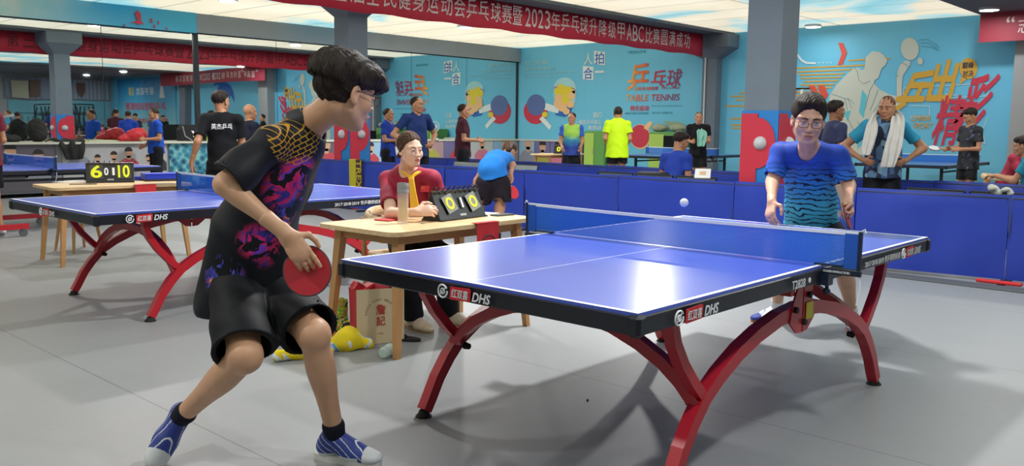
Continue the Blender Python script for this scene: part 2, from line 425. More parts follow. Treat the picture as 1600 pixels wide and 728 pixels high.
def drape(name, label, cat, path, wdir, wid, m, loc, folds=3., amp=.012, thick=.008, nu=14):
    """a strip of cloth along a path with folds running down it"""
    path = [V(*p) for p in path]; K = len(path); t = thing(name, label, cat, tuple(loc)); vs = []; loc = V(*loc)
    fine = [];
    for i in range(K-1):
        for j in range(4): f_ = j/4; fine.append((path[i]*(1-f_)+path[i+1]*f_, unit(V(*wdir[i])*(1-f_)+V(*wdir[i+1])*f_), wid[i]*(1-f_)+wid[i+1]*f_))
    fine.append((path[-1], unit(V(*wdir[-1])), wid[-1])); n = len(fine)
    for i, (p, wd, w_) in enumerate(fine):
        T_ = unit(fine[min(i+1, n-1)][0]-fine[max(i-1, 0)][0]); N_ = unit(np.cross(T_, wd))
        for j in range(nu+1):
            a = j/nu-.5; vs.append(p-loc+wd*a*w_+N_*(amp*math.sin(a*2*PI*folds+.25*math.sin(i*.7)+.15*i)+amp*.4*math.sin(i*.9+a*5)))
    b = MB(); b.add(vs, [(i*(nu+1)+j, (i+1)*(nu+1)+j, (i+1)*(nu+1)+j+1, i*(nu+1)+j+1) for i in range(n-1) for j in range(nu)])
    o = b.build('cloth', m, t, True, sharp=180); sm = o.modifiers.new('s', 'SOLIDIFY'); sm.thickness = thick; sm.offset = 0; sb = o.modifiers.new('b', 'SUBSURF'); sb.levels = 1; sb.render_levels = 1
    return t
def hair(hc, R, s, parent, style, m, h, seed=0.):
    T = lambda *p: hc+R@(V(*p)*s); e = lambda c, r, k=.02, op='add', A=None: ell(T(*c), V(*r)*s, R if A is None else R@A, k*s, op)
    D = lambda *v: R@V(*v); g = []
    if style == 'short':
        g = [e((0, -.024, .044), (.081, .097, .086), 0), e((0, .035, .085), (.062, .05, .036), .03), cut(T(0, .086, .080), D(0, .84, -.54)), cut(T(0, 0, -.055), D(0, 0, -1))]
    elif style == 'crop':
        g = [e((0, -.021, .041), (.0775, .094, .083), 0), cut(T(0, .080, .078), D(0, .78, -.63)), cut(T(0, 0, -.045), D(0, 0, -1))]
    elif style == 'thick':
        g = [e((0, -.022, .050), (.090, .104, .096), 0), e((0, .036, .100), (.070, .055, .034), .03), cut(T(0, .088, .100), D(0, .86, -.51)), cut(T(0, 0, -.06), D(0, 0, -1))]
    elif style == 'mop':
        top = [e((0, -.025, .058), (.096, .116, .080), 0), e((.0, .055, .068), (.084, .070, .044), .03), e((0, .098, .048), (.062, .040, .024), .02), e((0, -.075, .045), (.08, .06, .07), .03), cut(T(0, .02, .012), D(0, -.12, -1))]
        low = [e((0, -.026, .030), (.082, .094, .092), 0), cut(T(0, .020, .0), D(0, .92, -.40)), cut(T(0, -.06, -.062), D(0, .25, -1))]
        P, Q = None, None
        gr = [top, low]
    elif style == 'bun':
        g = [e((0, -.020, .046), (.085, .099, .090), 0), cone(T(-.072, .01, .02), T(-.066, -.04, -.05), .016*s, .02*s, .02), cone(T(.072, .01, .02), T(.066, -.04, -.05), .016*s, .02*s, .02), e((0, -.115, .02), (.036, .030, .036), .02), cut(T(0, .068, .082), D(0, .80, -.60)), cut(T(0, 0, -.058), D(0, 0, -1))]
    elif style == 'long':
        g = [e((0, -.018, .044), (.084, .100, .086), 0), cone(T(0, -.08, .02), T(0, -.10, -.16), .05*s, .035*s, .03), cut(T(0, .080, .068), D(0, .86, -.5))]
    if style != 'mop': gr = [g]
    allp = [p for q in gr for p in q]; lo, hi = bounds(allp); G = Grid(lo, hi, h); F = None
    for q in gr:
        f = G.field()
        for p in q: evalp(G, f, p)
        F = f if F is None else smin(F, f, .01)
    x, y, z = G.ax; X = (x-hc[0])[:, None, None]; Y = (y-hc[1])[None, :, None]; Z = (z-hc[2])[None, None, :]
    rx = X*R[0, 0]+Y*R[1, 0]+Z*R[2, 0]; ry = X*R[0, 1]+Y*R[1, 1]+Z*R[2, 1]
    amp = .0035 if style == 'mop' else .002
    F += (amp*np.sin(rx*330/s+6*np.sin(ry*40+seed))*np.sin(ry*60+rx*90+seed)+amp*.8*np.sin(rx*150+ry*70+Z*60+seed)).astype(np.float32)
    P, Q = nets(G, F)
    return skinmesh('hair', [(P, Q)], m, parent)
def hair_mat(name, col='15100e', hi='3a2c26'):
    if name in MATS: return MATS[name]
    N = NT(name); v = N.obj(scale=(60, 60, 12)); n = N.noise(v, 3, 5)
    N.l(N.ramp(n, [(.35, col), (.75, hi)]), N.b.inputs['Base Color']); N.b.inputs['Roughness'].default_value = .6; N.b.inputs['Specular IOR Level'].default_value = .25
    N.bump(n, .5, .004); MATS[name] = N.m; return N.m
def skin_mat(name, col='c08f72', var=.12):
    if name in MATS: return MATS[name]
    N = NT(name); v = N.obj(); n = N.noise(v, 14, 4); c = lin(col)
    a = tuple(x*(1-var) for x in c[:3])+(1,); b = tuple(min(1, x*(1+var)) for x in c[:3])+(1,)
    N.l(N.mix(n, a, b), N.b.inputs['Base Color']); N.b.inputs['Roughness'].default_value = .48
    N.b.inputs['Subsurface Weight'].default_value = .06; N.b.inputs['Subsurface Radius'].default_value = (.02, .008, .004); N.b.inputs['Subsurface Scale'].default_value = 1.
    N.bump(N.noise(v, 260, 2), .06, .002); MATS[name] = N.m; return N.m

def shoe(parent, ank, toe, up, S, upper, sole, accent, h=.005, name='shoe', sock=None, shin=None, sockh=.05, laces=True):
    t = unit(toe); u = unit(np.asarray(up, float)-t*(t@up)); s = np.cross(t, u); A = np.stack([s, t, u], 1); w = ank
    T = lambda x, y, z: w+A@(V(x, y, z)*S)
    g = [ell(T(0, -.035, -.045), (.036*S, .042*S, .045*S), A, 0), cone(T(0, -.015, -.01), T(0, .07, -.05), .043*S, .040*S, .02, s, 1.05), ell(T(0, .085, -.062), (.046*S, .065*S, .034*S), A, .03), ell(T(0, .135, -.068), (.043*S, .052*S, .027*S), A, .02), cut(T(0, 0, -.088), -u),
         cone(T(0, -.01, -.01), T(0, -.02, .08), .031*S, .034*S, .006, op='sub')]
    P, Q = solid([g], h)
    def mf(c):
        l = (c-w)@A/S; return np.where((l[:, 1] > .125) | (np.abs(np.sin(l[:, 1]*90+l[:, 2]*120)) < .18) | ((l[:, 1] < .11) & (l[:, 2] < -.062)), 1, 0)
    o = skinmesh(name, [(P, Q)], [upper, accent], parent, mf)
    out = [(.034*math.copysign(abs(math.cos(a))**.8, math.cos(a))*(1.35 if math.sin(a) > 0 else 1.05), .048+.142*math.sin(a)) for a in np.linspace(0, 2*PI, 26, endpoint=False)]
    out = [(x*(1+.12*math.sin((y-.05)*12))*.96, .045+(y-.045)*.955) for x, y in out]
    sb = MB(); sb.prism([(x*S, y*S) for x, y in out], T(0, 0, -.099), A[:, 0], A[:, 1], .026*S); sb.build('sole', sole, o, True, True)
    if laces:
        lb = MB()
        for i in range(4):
            y = .035+.022*i; z = -.012-.012*i
            lb.tube([T(-.024, y, z-.012), T(0, y+.006, z+.004), T(.024, y, z-.012)], .003*S, 6)
        lb.build('laces', accent if laces is True else laces, o, True, True)
    if sock is not None:
        sh = unit(shin); P, Q = solid([[cone(w+sh*.0*S-u*.01, w+sh*sockh, .037*S, .042*S, 0)]], h)
        skinmesh('sock', [(P, Q)], sock, parent)
    return o

def person(name, label, loc, J, A, group=None):
    """J: world joint positions; A: appearance. Returns the root Empty."""
    root = thing(name, label, 'person', tuple(loc), 0, group)
    S = A.get('S', 1.); hv = A.get('h', .010); hh = A.get('hh', .0055); hd = A.get('hd', .0045)
    g = lambda k: np.asarray(J[k], float)
    skin = A['skin']; lips = A.get('lips', skin); R = J['R']; hs = A.get('hs', 1.)*S; hc = g('head')
    nk, ch, wa, pe = g('neck'), g('chest'), g('waist'), g('pelvis')
    sh = {s: g('sh'+s) for s in 'LR'}; el = {s: g('el'+s) for s in 'LR'}; wr = {s: g('wr'+s) for s in 'LR'}
    hp = {s: g('hip'+s) for s in 'LR'}; kn = {s: g('kn'+s) for s in 'LR'}; an = {s: g('an'+s) for s in 'LR'}
    latc = unit(sh['R']-sh['L']); axc = unit(nk-wa); fwc = unit(np.cross(axc, latc)); latp = unit(hp['R']-hp['L']); axp = unit(wa-pe); fwp = unit(np.cross(axp, latp))
    B = A.get('bulk', 1.)*S; bel = A.get('belly', 0.)
    # skin
    hp_ = head_prims(hc, R, hs, fem=A.get('fem', False), jaw=A.get('jaw', 1.), mouth=A.get('mouth', 0.))
    hp_.append(cone(hc+R@(V(0, -.028, -.05)*hs), nk+fwc*.005, .050*hs, .055*S, .02))
    P1 = solid([hp_], hd)
    body = [cone(nk-axc*.07*S, ch, .115*B, .135*B, .03, fwc, 1.45), cone(ch, wa, .135*B, .125*B, .04, fwc, 1.35), cone(wa, pe, .125*B, .135*B, .04, fwp, 1.3)]
    body.append(cone(hc*.25+nk*.75, nk-axc*.06, .056*S, .06*S, .02))
    for s in 'LR':
        body += [cone(nk-axc*.02, sh[s]-axc*.004, .046*S, .052*B, .03), cone(sh[s], el[s], .050*B, .039*B, .02, bulge=.006*B)]
        if wr.get(s) is not None: body.append(cone(el[s], wr[s]-unit(wr[s]-el[s])*.012, .040*B, .0215*S if J.get('hand'+s) else .025*S, .015, bulge=.004*B, bt=.25))
        body += [cone(hp[s], kn[s], .086*B, .056*B, .03), cone(kn[s]-unit(an[s]-kn[s])*.0, an[s], .050*B, .034*S, .02, bulge=.011*B, bt=.32), ell(kn[s], V(.055, .055, .055)*S, None, .03)]
    P2 = solid([body], hv)
    pieces = [P1, P2]
    for s in 'LR':
        H = J.get('hand'+s)
        if H is not None: pieces.append(solid([[cone(wr[s]-unit(wr[s]-el[s])*.09, wr[s]+unit(wr[s]-el[s])*.005, .0295*S, .0255*S, .012)]+hand_prims(wr[s], V(*H['d']), V(*H['n']), V(*H['s']), S*A.get('hands', 1.), **{k: H[k] for k in H if k not in 'dns'})], hh))
    lc = hc+R@(V(0, .096, -.066)*hs)
    def mf(c):
        l = (c-lc)@R/hs; return ((l[:, 0]/.024)**2+(l[:, 1]/.016)**2+(l[:, 2]/.0105)**2 < 1).astype(int)
    skinmesh('body', pieces, [skin, lips], root, mf)
    if A.get('face', True): eyes(hc, R, hs, root, brow=A.get('brow', '1b1512'), gaze=A.get('gaze', (0, 0)), bw=A.get('bw', 1.))
    if A.get('hair'): hair(hc, R, hs, root, A['hair'], A['hairm'], A.get('hairh', hd), A.get('seed', 0.))
    if A.get('glasses'): glasses(hc, R, hs, root, A['glasses'], A.get('gfull', True), A.get('gdrop', 0.))
    # shirt
    wr_ = A.get('wr', .0035); sl = A.get('sleeve', .62); hem = A.get('hem', .10); lo_ = A.get('loose', .012)
    tor = [cone(nk-axc*.085*S, ch, .118*B+lo_, .138*B+lo_, .03, fwc, 1.4), cone(ch, wa, .138*B+lo_, .130*B+lo_*1.6, .05, fwc, 1.3), cone(wa, pe-axp*(hem-.02), .130*B+lo_*1.6, .152*B+lo_*1.8, .05, fwp, 1.18)]
    if bel: tor.append(ell(wa+fwc*.03, V(.13, .10, .15)*(1+bel), np.stack([latc, fwc, axc], 1), .06))
    for s in 'LR': tor.append(cone(nk-axc*.028*S, sh[s]-axc*.002, .057*S, .064*B, .03))
    hn = A.get('hemn', None); tor.append(cut(pe-axp*hem, -axp if hn is None else -unit(hn)))
    nd = unit(hc-nk)
    tor.append(cone(nk-axc*.012+fwc*.022, nk+nd*.14, .056*S, .066*S, .008, op='sub'))
    gr = [tor]
    for s in 'LR':
        d = el[s]-sh[s]; L = np.linalg.norm(d); d = d/L; e = sh[s]+d*L*sl
        gr.append([cone(sh[s]-d*.0, e+d*.06, .058*B, .052*B+lo_*A.get('sll', 1.), .02), cut(e, d), ] + ([cone(e-d*.018, e+d*.1, .040*B+lo_*A.get('sll', 1.)-.002, .042*B+lo_*A.get('sll', 1.), .0, op='sub')] if A.get('hs_', 1) < .009 else []))
    P = solid(gr, A.get('hs_', hv*.75), wr_, A.get('seed', 0.), .026)
    so = skinmesh('shirt', [P], A['shirt'], root, A.get('shirtfn'))
    if A.get('collar'):
        cb = MB(); n0 = nk+nd*.0; r0 = .062*S; lat = latc; fw = unit(np.cross(nd, lat)*-1); fw = unit(fwc-nd*(fwc@nd))
        for k, (hh0, hh1) in enumerate(((.030, .012),)):
            up, dn = [], []
            for a in np.linspace(.16*PI, 1.84*PI, 25):
                q = fw*math.cos(a)+lat*math.sin(a); drop = max(0, math.cos(a))*.035
                up.append(n0+q*r0*1.02+nd*(.046-drop)); dn.append(n0+q*(r0*1.36)+nd*(-.004-drop*1.4))
            n_ = len(up); inn = [p-(fw*math.cos(a)+lat*math.sin(a))*.004 for p, a in zip(up, np.linspace(.16*PI, 1.84*PI, 25))]
            dn2 = [p-nd*.006 for p in dn]
            fs = []
            for i in range(n_-1):
                fs += [(i, i+1, n_+i+1, n_+i), (2*n_+i, 2*n_+i+1, i+1, i), (n_+i, n_+i+1, 3*n_+i+1, 3*n_+i), (3*n_+i, 3*n_+i+1, 2*n_+i+1, 2*n_+i)]
            cb.add(up+dn+inn+dn2, fs)
        cb.build('collar', A['collar'], root, True, True)
    # legwear
    kind = A.get('legs', 'shorts'); lm = A['legm']; lw = A.get('lw', .012)
    base = [cone(wa*.25+pe*.75+axp*.01, pe-axp*.03, .128*B+lw*.3, .138*B+lw*.4, .03, fwp, 1.28)]
    gr = [base]
    for s in 'LR':
        d = kn[s]-hp[s]; L = np.linalg.norm(d); d = d/L
        if kind == 'shorts':
            f = A.get('short', .85); e = hp[s]+d*L*f; hn = A.get('shem', d) if A.get('shem') is not None else d
            gr.append([cone(hp[s]-d*.0, e+d*.06, .088*B+lw*.4, (.078+.012*(1-f))*B+lw*1.9, .03), cut(e, d), cone(e-d*.02, e+d*.1, (.066+.012*(1-f))*B+lw*1.55, (.067+.012*(1-f))*B+lw*1.55, .0, op='sub')])
        else:
            dd = unit(an[s]-kn[s]); e = an[s]-dd*.01
            gr.append([cone(hp[s], kn[s], .094*B+lw, .066*B+lw, .03), cone(kn[s], e, .064*B+lw, .054*B+lw, .03), cut(e+dd*.02, dd)])
    P = solid(gr, A.get('hl', hv*.85), wr_*.8, 1.3, .03)
    skinmesh('shorts' if kind == 'shorts' else 'trousers', [P], lm, root)
    if A.get('shoes'):
        for s in 'LR':
            if J.get('toe'+s) is None: continue
            shoe(root, an[s], J['toe'+s], J.get('up'+s, V(0, 0, 1)), S*A.get('shoeS', 1.), *A['shoes'], h=A.get('hshoe', hh), sock=A.get('sock'), shin=kn[s]-an[s], sockh=A.get('sockh', .05), laces=A.get('laces', True))
    return root
def std_pose(x, y, az, H=1.7, arms='down', lean=0., head=None, hp=0., kneebend=0., z0=0., armsep=0., feet=.10):
    """standing figure facing az (degrees)"""
    s = H/1.72; a = math.radians(az); fw = V(math.cos(a), math.sin(a), 0); rt = V(math.sin(a), -math.cos(a), 0); o = V(x, y, z0)
    L = lambda r, f, z: o+rt*r*s+fw*f*s+V(0, 0, z*s)
    J = dict(pelvis=L(0, 0, .93), waist=L(0, .0+lean*.1, 1.08), chest=L(0, lean*.3, 1.27), neck=L(0, -.005+lean*.5, 1.455), head=L(0, .02+lean*.62, 1.60), R=basis_head(az if head is None else head, hp))
    for k, q in (('L', -1), ('R', 1)):
        J['sh'+k] = L(q*.180, -.01+lean*.42, 1.40); J['hip'+k] = L(q*.085, 0, .90); J['kn'+k] = L(q*(feet+.0), .02+kneebend, .49); J['an'+k] = L(q*(feet+.02), -.02, .095)
        J['toe'+k] = unit(fw+rt*q*.25)
        m = arms if isinstance(arms, str) else arms[0 if k == 'L' else 1]
        if m == 'down': J['el'+k] = L(q*(.225+armsep), -.03+lean*.3, 1.12); J['wr'+k] = L(q*(.245+armsep), .05+lean*.3, .88); J['hand'+k] = dict(d=V(0, 0, -1)+fw*.25, n=-rt*q, s=fw)
        elif m == 'hips': J['el'+k] = L(q*.36, -.07, 1.16); J['wr'+k] = L(q*.215, .075, 1.02); J['hand'+k] = dict(d=-rt*q*.75+fw*.45-V(0, 0, .3), n=-fw*.3-rt*q*.8, s=V(0, 0, 1))
        elif m == 'fold': J['el'+k] = L(q*.22, .02, 1.13); J['wr'+k] = L(q*.02, .20, 1.10+q*.02); J['hand'+k] = dict(d=-rt*q+V(0, 0, .15), n=-fw, s=V(0, 0, 1))
        elif m == 'fore': J['el'+k] = L(q*.215, .0+lean*.4, 1.12); J['wr'+k] = L(q*.14, .24+lean*.4, 1.11); J['hand'+k] = dict(d=fw-rt*q*.3, n=-rt*q*.8-V(0, 0, .4), s=V(0, 0, 1)+fw*.2, curl=(.6, .8, .5))
        elif m == 'low': J['el'+k] = L(q*.23, -.02+lean*.4, 1.13); J['wr'+k] = L(q*.19, .17+lean*.4, .98); J['hand'+k] = dict(d=fw-V(0, 0, .5), n=-rt*q, s=V(0, 0, 1)+fw*.2, curl=(.5, .6, .4))
        elif m == 'swing': J['el'+k] = L(q*.26, -.15, 1.15); J['wr'+k] = L(q*.33, -.10, .92); J['hand'+k] = dict(d=V(0, 0, -1)+fw*.1, n=-rt*q, s=fw, curl=(.4, .5, .3))
    return J
# ------------------------------------------------------------------ the hall
YM, XB, ZC, X0, Y0 = 15.9, 16.9, 3.61, -8.0, -12.3      # mirror wall, back wall, ceiling, near wall, far right wall
N = NT('grey_sports_floor'); v = N.obj()
sep = N.n('SeparateXYZ'); N.l(v, sep.inputs[0])
sx = N.math('ABSOLUTE', N.math('SUBTRACT', N.math('FRACT', N.math('MULTIPLY_ADD', sep.outputs[0], 1/1.8, .225)), .5))
seam = N.math('GREATER_THAN', N.math('MULTIPLY', sx, 1), .4985)
base = N.mix(N.noise(v, .7, 4), '8b8e90', '95989a'); base = N.mix(N.math('MULTIPLY', N.noise(v, 22, 6), .5), base, '85888a')
orange = N.math('MULTIPLY', N.math('GREATER_THAN', sep.outputs[0], 13.2), N.math('LESS_THAN', sep.outputs[1], 8.6))
base = N.mix(N.math('MULTIPLY', seam, .7), base, '4c4f52')
base = N.mix(orange, base, 'b4643c')
N.l(base, N.b.inputs['Base Color']); N.b.inputs['Roughness'].default_value = .42; N.b.inputs['Specular IOR Level'].default_value = .35
N.bump(N.noise(v, 160, 3), .08, .002)
FLOORM = N.m
m = MB(); m.box(((X0+XB)/2, (Y0+YM)/2, -.1), (XB-X0+.6, YM-Y0+.6, .2)); struct(m.build('floor', FLOORM))
# printed, softly glowing sky ceiling
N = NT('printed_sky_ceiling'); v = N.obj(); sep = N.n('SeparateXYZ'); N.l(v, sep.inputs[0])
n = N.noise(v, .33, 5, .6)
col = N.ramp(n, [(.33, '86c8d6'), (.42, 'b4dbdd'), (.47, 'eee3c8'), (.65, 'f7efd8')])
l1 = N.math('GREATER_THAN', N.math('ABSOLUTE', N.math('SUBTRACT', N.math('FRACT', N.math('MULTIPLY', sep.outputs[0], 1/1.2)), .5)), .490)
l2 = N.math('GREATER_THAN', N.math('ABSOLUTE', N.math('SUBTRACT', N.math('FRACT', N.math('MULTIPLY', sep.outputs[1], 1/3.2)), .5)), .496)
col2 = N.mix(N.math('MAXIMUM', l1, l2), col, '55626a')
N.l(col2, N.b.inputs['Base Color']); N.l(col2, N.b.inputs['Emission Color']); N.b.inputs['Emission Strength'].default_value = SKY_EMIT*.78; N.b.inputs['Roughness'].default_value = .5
SKYM = N.m
CONC = mat('grey_concrete_paint', '6c7884', .75, var=.10, vscale=2.5, bump=.15, bscale=60)
BEAM = mat('grey_beam_paint', '858f97', .8, var=.08, vscale=2)
m = MB(); m.box(((X0+XB)/2, (-4.2+YM)/2, ZC+.1), (XB-X0+.6, YM+4.2+.5, .2)); struct(m.build('ceiling', SKYM))
m = MB(); m.box(((X0+XB)/2, (Y0-4.2)/2, ZC+.1), (XB-X0+.6, -4.2-Y0, .2)); struct(m.build('ceiling_right', CONC))
# walls
CYAN = None
N = NT('cyan_printed_wall'); v = N.obj(); sep = N.n('SeparateXYZ'); N.l(v, sep.inputs[0])
st = N.math('GREATER_THAN', N.math('ABSOLUTE', N.math('SUBTRACT', N.math('FRACT', N.math('MULTIPLY', sep.outputs[1], 1/1.22)), .5)), .497)
c = N.mix(N.noise(v, .25, 2), '62bade', '74c8e6'); c = N.mix(N.math('MULTIPLY', st, .35), c, '4a93a6')
N.l(c, N.b.inputs['Base Color']); N.b.inputs['Roughness'].default_value = .55; CYANM = N.m
WALLG = mat('pale_grey_wall', 'a9aeb0', .8, var=.05, vscale=1.5)
def wall(name, c, d, M): m = MB(); m.box(c, d, m=0); return struct(m.build(name, M))
wall('wall_back', (XB+.1, (Y0+YM)/2, ZC/2), (.2, YM-Y0+.6, ZC+.01), CYANM)
wall('wall_mirror', ((X0+XB)/2, YM+.16, ZC/2), (XB-X0+.6, .2, ZC+.01), BEAM)
wall('wall_right', ((X0+XB)/2, Y0-.1, ZC/2), (XB-X0+.6, .2, ZC+.01), WALLG)
wall('wall_near', (X0-.1, (Y0+YM)/2, ZC/2), (.2, YM-Y0+.6, ZC+.01), WALLG)
# beams
m = MB(); m.box(((X0+XB)/2, YM-.02, 3.405), (XB-X0, .16, .39)); m.build('trim_1', BEAM)['kind'] = 'structure'
DARKB = mat('dark_beam_paint', '5b646d', .8, var=.08, vscale=2)
for i, y in enumerate((9.6, 2.78, -4.0)):
    m = MB(); m.box(((X0+XB)/2, y, ZC-.02), (XB-X0, 1.35, .08)); m.build('trim_%d' % (i+2), DARKB)['kind'] = 'structure'
# mirror: four tall panes over the shelf, dark post between two of them
MIRR = NT('mirror_glass'); MIRR.b.inputs['Base Color'].default_value = (.80, .86, .87, 1); MIRR.b.inputs['Metallic'].default_value = 1; MIRR.b.inputs['Roughness'].default_value = .012
_v = MIRR.obj(scale=(1, 1, .5)); MIRR.bump(MIRR.noise(_v, .9, 1), .10, .02)
xs = [X0, -3.0, -.9, 1.2, 3.05, 4.95, 6.87, 8.8, 10.8, 12.8, 14.8, XB]
t = thing('wall_mirror_glass', 'tall wall mirror running the length of the hall above the counter', 'mirror', (0, YM, 0))
for a, b in zip(xs[:-1], xs[1:]):
    m = MB(); m.box(((a+b)/2, .03, 2.09), (b-a-.012, .02, 2.24)); m.build('mirror_pane', MIRR.m, t)
m = MB(); m.box((6.87, .0, 2.09), (.09, .05, 2.24)); m.box((XB-.03, .0, 2.09), (.03, .03, 2.24)); m.box(((X0+XB)/2, .0, 3.2), (XB-X0, .03, .02)); m.build('mirror_frame', mat('dark_frame', '1c2630', .4), t)
# sky-blue sign with red birds over the left of the mirror
t = thing('sky_sign', 'long sky-blue sign with red flying birds above the mirror', 'sign', (0, YM-.13, 0))
N = NT('sky_sign_print'); v = N.obj(); sep = N.n('SeparateXYZ'); N.l(v, sep.inputs[0])
g_ = N.n('MapRange'); N.l(sep.outputs[0], g_.inputs[0]); g_.inputs[1].default_value = 3.0; g_.inputs[2].default_value = 5.2
cl = N.ramp(N.noise(v, 1.3, 4), [(.4, '9fd0d6'), (.6, 'cfd9cf')]); N.l(N.mix(g_.outputs[0], cl, '3aa6cc'), N.b.inputs['Base Color']); N.b.inputs['Roughness'].default_value = .5
m = MB(); m.box(((X0+6.83)/2, 0, 3.395), (6.83-X0, .03, .41)); m.build('sign_panel', N.m, t)
RED = mat('bird_red', 'c4384c', .6)
def bird(u, v_, s):
    p = on(1, YM-.15, u, v_); k = MB()
    k.prism([(-.28*s, -.12*s), (-.02*s, -.03*s), (-.10*s, .20*s), (.0, .30*s), (.10*s, .18*s), (.09*s, -.02*s), (.20*s, -.12*s), (.10*s, -.10*s), (.02*s, -.16*s), (-.10*s, -.10*s)], (p[0], -.03, p[2]), (1, 0, 0), (0, 0, 1), .012)
    return k.build('bird', RED, t)
for u, v_, s in ((215, 31, .62), (236, 33, .2), (247, 36, .13), (241, 42, .15), (194, 40, .12), (260, 45, .12)): bird(u, v_, s)

# columns with haunched heads and red-and-blue letter panels
PB, PR, GB = mat('panel_blue', '1f78c0', .5), mat('panel_red', 'c32b40', .5), mat('ball_grey', 'b9bcc0', .5)
def p_shape(w, h):
    """letter P as a polygon, stem left, bowl at the top"""
    st = .46*w; r = .27*h if h < 1 else .40; pts = [(0, 0), (st, 0), (st, h-.60)]
    cy, rx, ry = h-.335, w-st-.015, .265
    pts += [(st+rx*math.cos(a), cy+ry*math.sin(a)) for a in np.linspace(-PI/2, PI/2, 12)]
    return pts+[(st, h-.03), (0, h-.03)]
def column(x, y, w, label, hw=.83, zb=3.28, zt=3.02, ph=1.52, panels=True):
    t = thing('concrete_column', label, 'column', (x, y, 0))
    m = MB(); b = w/2; B_ = hw/2
    m.box((0, 0, zt/2), (w, w, zt)); 
    vs = [(sx*b, sy*b, zt) for sx, sy in ((-1,-1),(1,-1),(1,1),(-1,1))]+[(sx*B_, sy*B_, zb) for sx, sy in ((-1,-1),(1,-1),(1,1),(-1,1))]
    m.add(vs, [(0, 1, 5, 4), (1, 2, 6, 5), (2, 3, 7, 6), (3, 0, 4, 7)]); m.box((0, 0, (zb+ZC-.06)/2), (hw, hw, ZC-.06-zb))
    m.build('shaft', CONC, t)
    if panels:
        k = MB(); k.box((0, 0, ph/2), (w+.03, w+.03, ph)); k.build('panel', PB, t)
        for i in range(4):
            R = rotz(i*PI/2); k = MB(); e = w/2+.016
            k.prism(p_shape(w+.02, ph), R@V(-e+.004, -e, 0)+R@V(0, -.006, 0), R@V(1, 0, 0), V(0, 0, 1), .006)
            k.build('letter_p', PR, t)
            k = MB(); k.ball(R@V(.02, -e-.002, ph-.335), V(.072, .072, .072), 12); k.build('ball_relief', GB, t, True)
    return t
column(6.38, 2.75, .38, 'square grey column behind the player in blue, red letter P on its foot')
column(6.36, 9.90, .37, 'square grey column behind the head of the player in black')
m = None
t = thing('concrete_pilaster', 'grey pilaster on the back wall at the right end of the long red banner', 'pilaster', (XB-.132, 9.42, 0))
m = MB(); m.box((0, 0, 1.55), (.26, .38, 3.1)); vs = []
for hx, hy, z in ((.13, .19, 3.0), (.13, .62, 3.25)): vs += [(-hx if z < 3.1 else -.42, -hy, z), (.13, -hy, z), (.13, hy, z), (-hx if z < 3.1 else -.42, hy, z)]
m.add(vs, [(0, 1, 5, 4), (1, 2, 6, 5), (2, 3, 7, 6), (3, 0, 4, 7)]); m.box((-.145, 0, 3.4), (.55, 1.24, .30)); m.build('shaft', CONC, t)
m = MB(); m.cyl((-.155, .10, .9), (-.155, .10, 3.3), .022, n=10); m.build('pipe', mat('pipe_white', 'c8ccce', .5), t, True)
t = thing('concrete_pilaster', 'pale grey pilaster on the back wall at the far right picture edge', 'pilaster', (XB-.152, 2.55, 0))
m = MB(); m.box((0, 0, 1.8), (.30, .62, 3.55)); m.build('shaft', mat('pilaster_pale', '9a9fa0', .8, var=.06), t)
t = thing('concrete_pilaster', 'grey pilaster at the end of the blue poster, seen in the mirror', 'pilaster', (XB-.152, -4.2, 0))
m = MB(); m.box((0, 0, 1.8), (.30, .5, 3.55)); m.build('shaft', CONC, t)

# ------------------------------------------------------------------ banners
BANR = mat('banner_red', 'c8283f', .55, var=.05, vscale=1.2); BANT = mat('banner_letter', 'e2c9c9', .6); BANB = mat('banner_letter_back', '74202e', .7)
t = thing('long_banner', 'long red cloth banner with pale lettering across the hall under the ceiling', 'banner', (0, 9.44, 0))
yB = -.62
m = MB(); nx = 90; x_a, x_b = .2, 16.33; vs, fs = [], []
for i in range(nx+1):
    x = x_a+(x_b-x_a)*i/nx
    for z in (3.05+.012*math.sin(i*.9), 3.585): vs.append((x, .006*math.sin(i*1.7), z))
for i in range(nx): fs.append((2*i, 2*i+2, 2*i+3, 2*i+1))
m.add(vs, fs); o = m.build('banner_cloth', BANR, t, True)
sm = o.modifiers.new('s', 'SOLIDIFY'); sm.thickness = .006; sm.offset = 0
chars = '第三届全民健身运动会乒乓球赛暨2023年乒乓球升降级甲ABC比赛圆满成功'
xs_ = [5.45, 5.80, 6.13, 6.43, 6.77, 7.06, 7.37, 7.67, 7.99, 8.29, 8.58, 8.87, 9.18, 9.47, 9.75, 10.04, 10.22, 10.40, 10.60, 10.84, 11.13, 11.43, 11.72, 12.02, 12.34, 12.66, 12.98, 13.28, 13.50, 13.71, 14.02, 14.31, 14.63, 14.95, 15.27, 15.59]
m1, m2 = MB(), MB()
for ch, x in zip(chars, xs_):
    wd = .15 if ch in '0123456789' else (.19 if ch in 'ABC' else .255)
    text_into(m1, ch, (x, -.0125, 3.345), (1, 0, 0), (0, 0, 1), wd, .335, bold=.012)
    text_into(m2, ch, (x, .0125, 3.345), (1, 0, 0), (0, 0, 1), wd, .335, bold=.012, lift=-.001)
m1.build('banner_lettering', BANT, t)
m2.build('banner_lettering_back', BANB, t)
t = thing('short_banner', 'dark red banner with pale lettering hanging at the upper right edge', 'banner', (16.2, 0, 0))
m = MB(); m.box((0, -.95, 3.28), (.012, 8.7, .54)); m.build('banner_cloth', mat('banner_dark_red', '8e2437', .6, var=.05), t)
m1 = MB(); txt_ = '“志高杯”莲州市乒协2021-2022年职业联赛冠军赛'; yy = 2.95
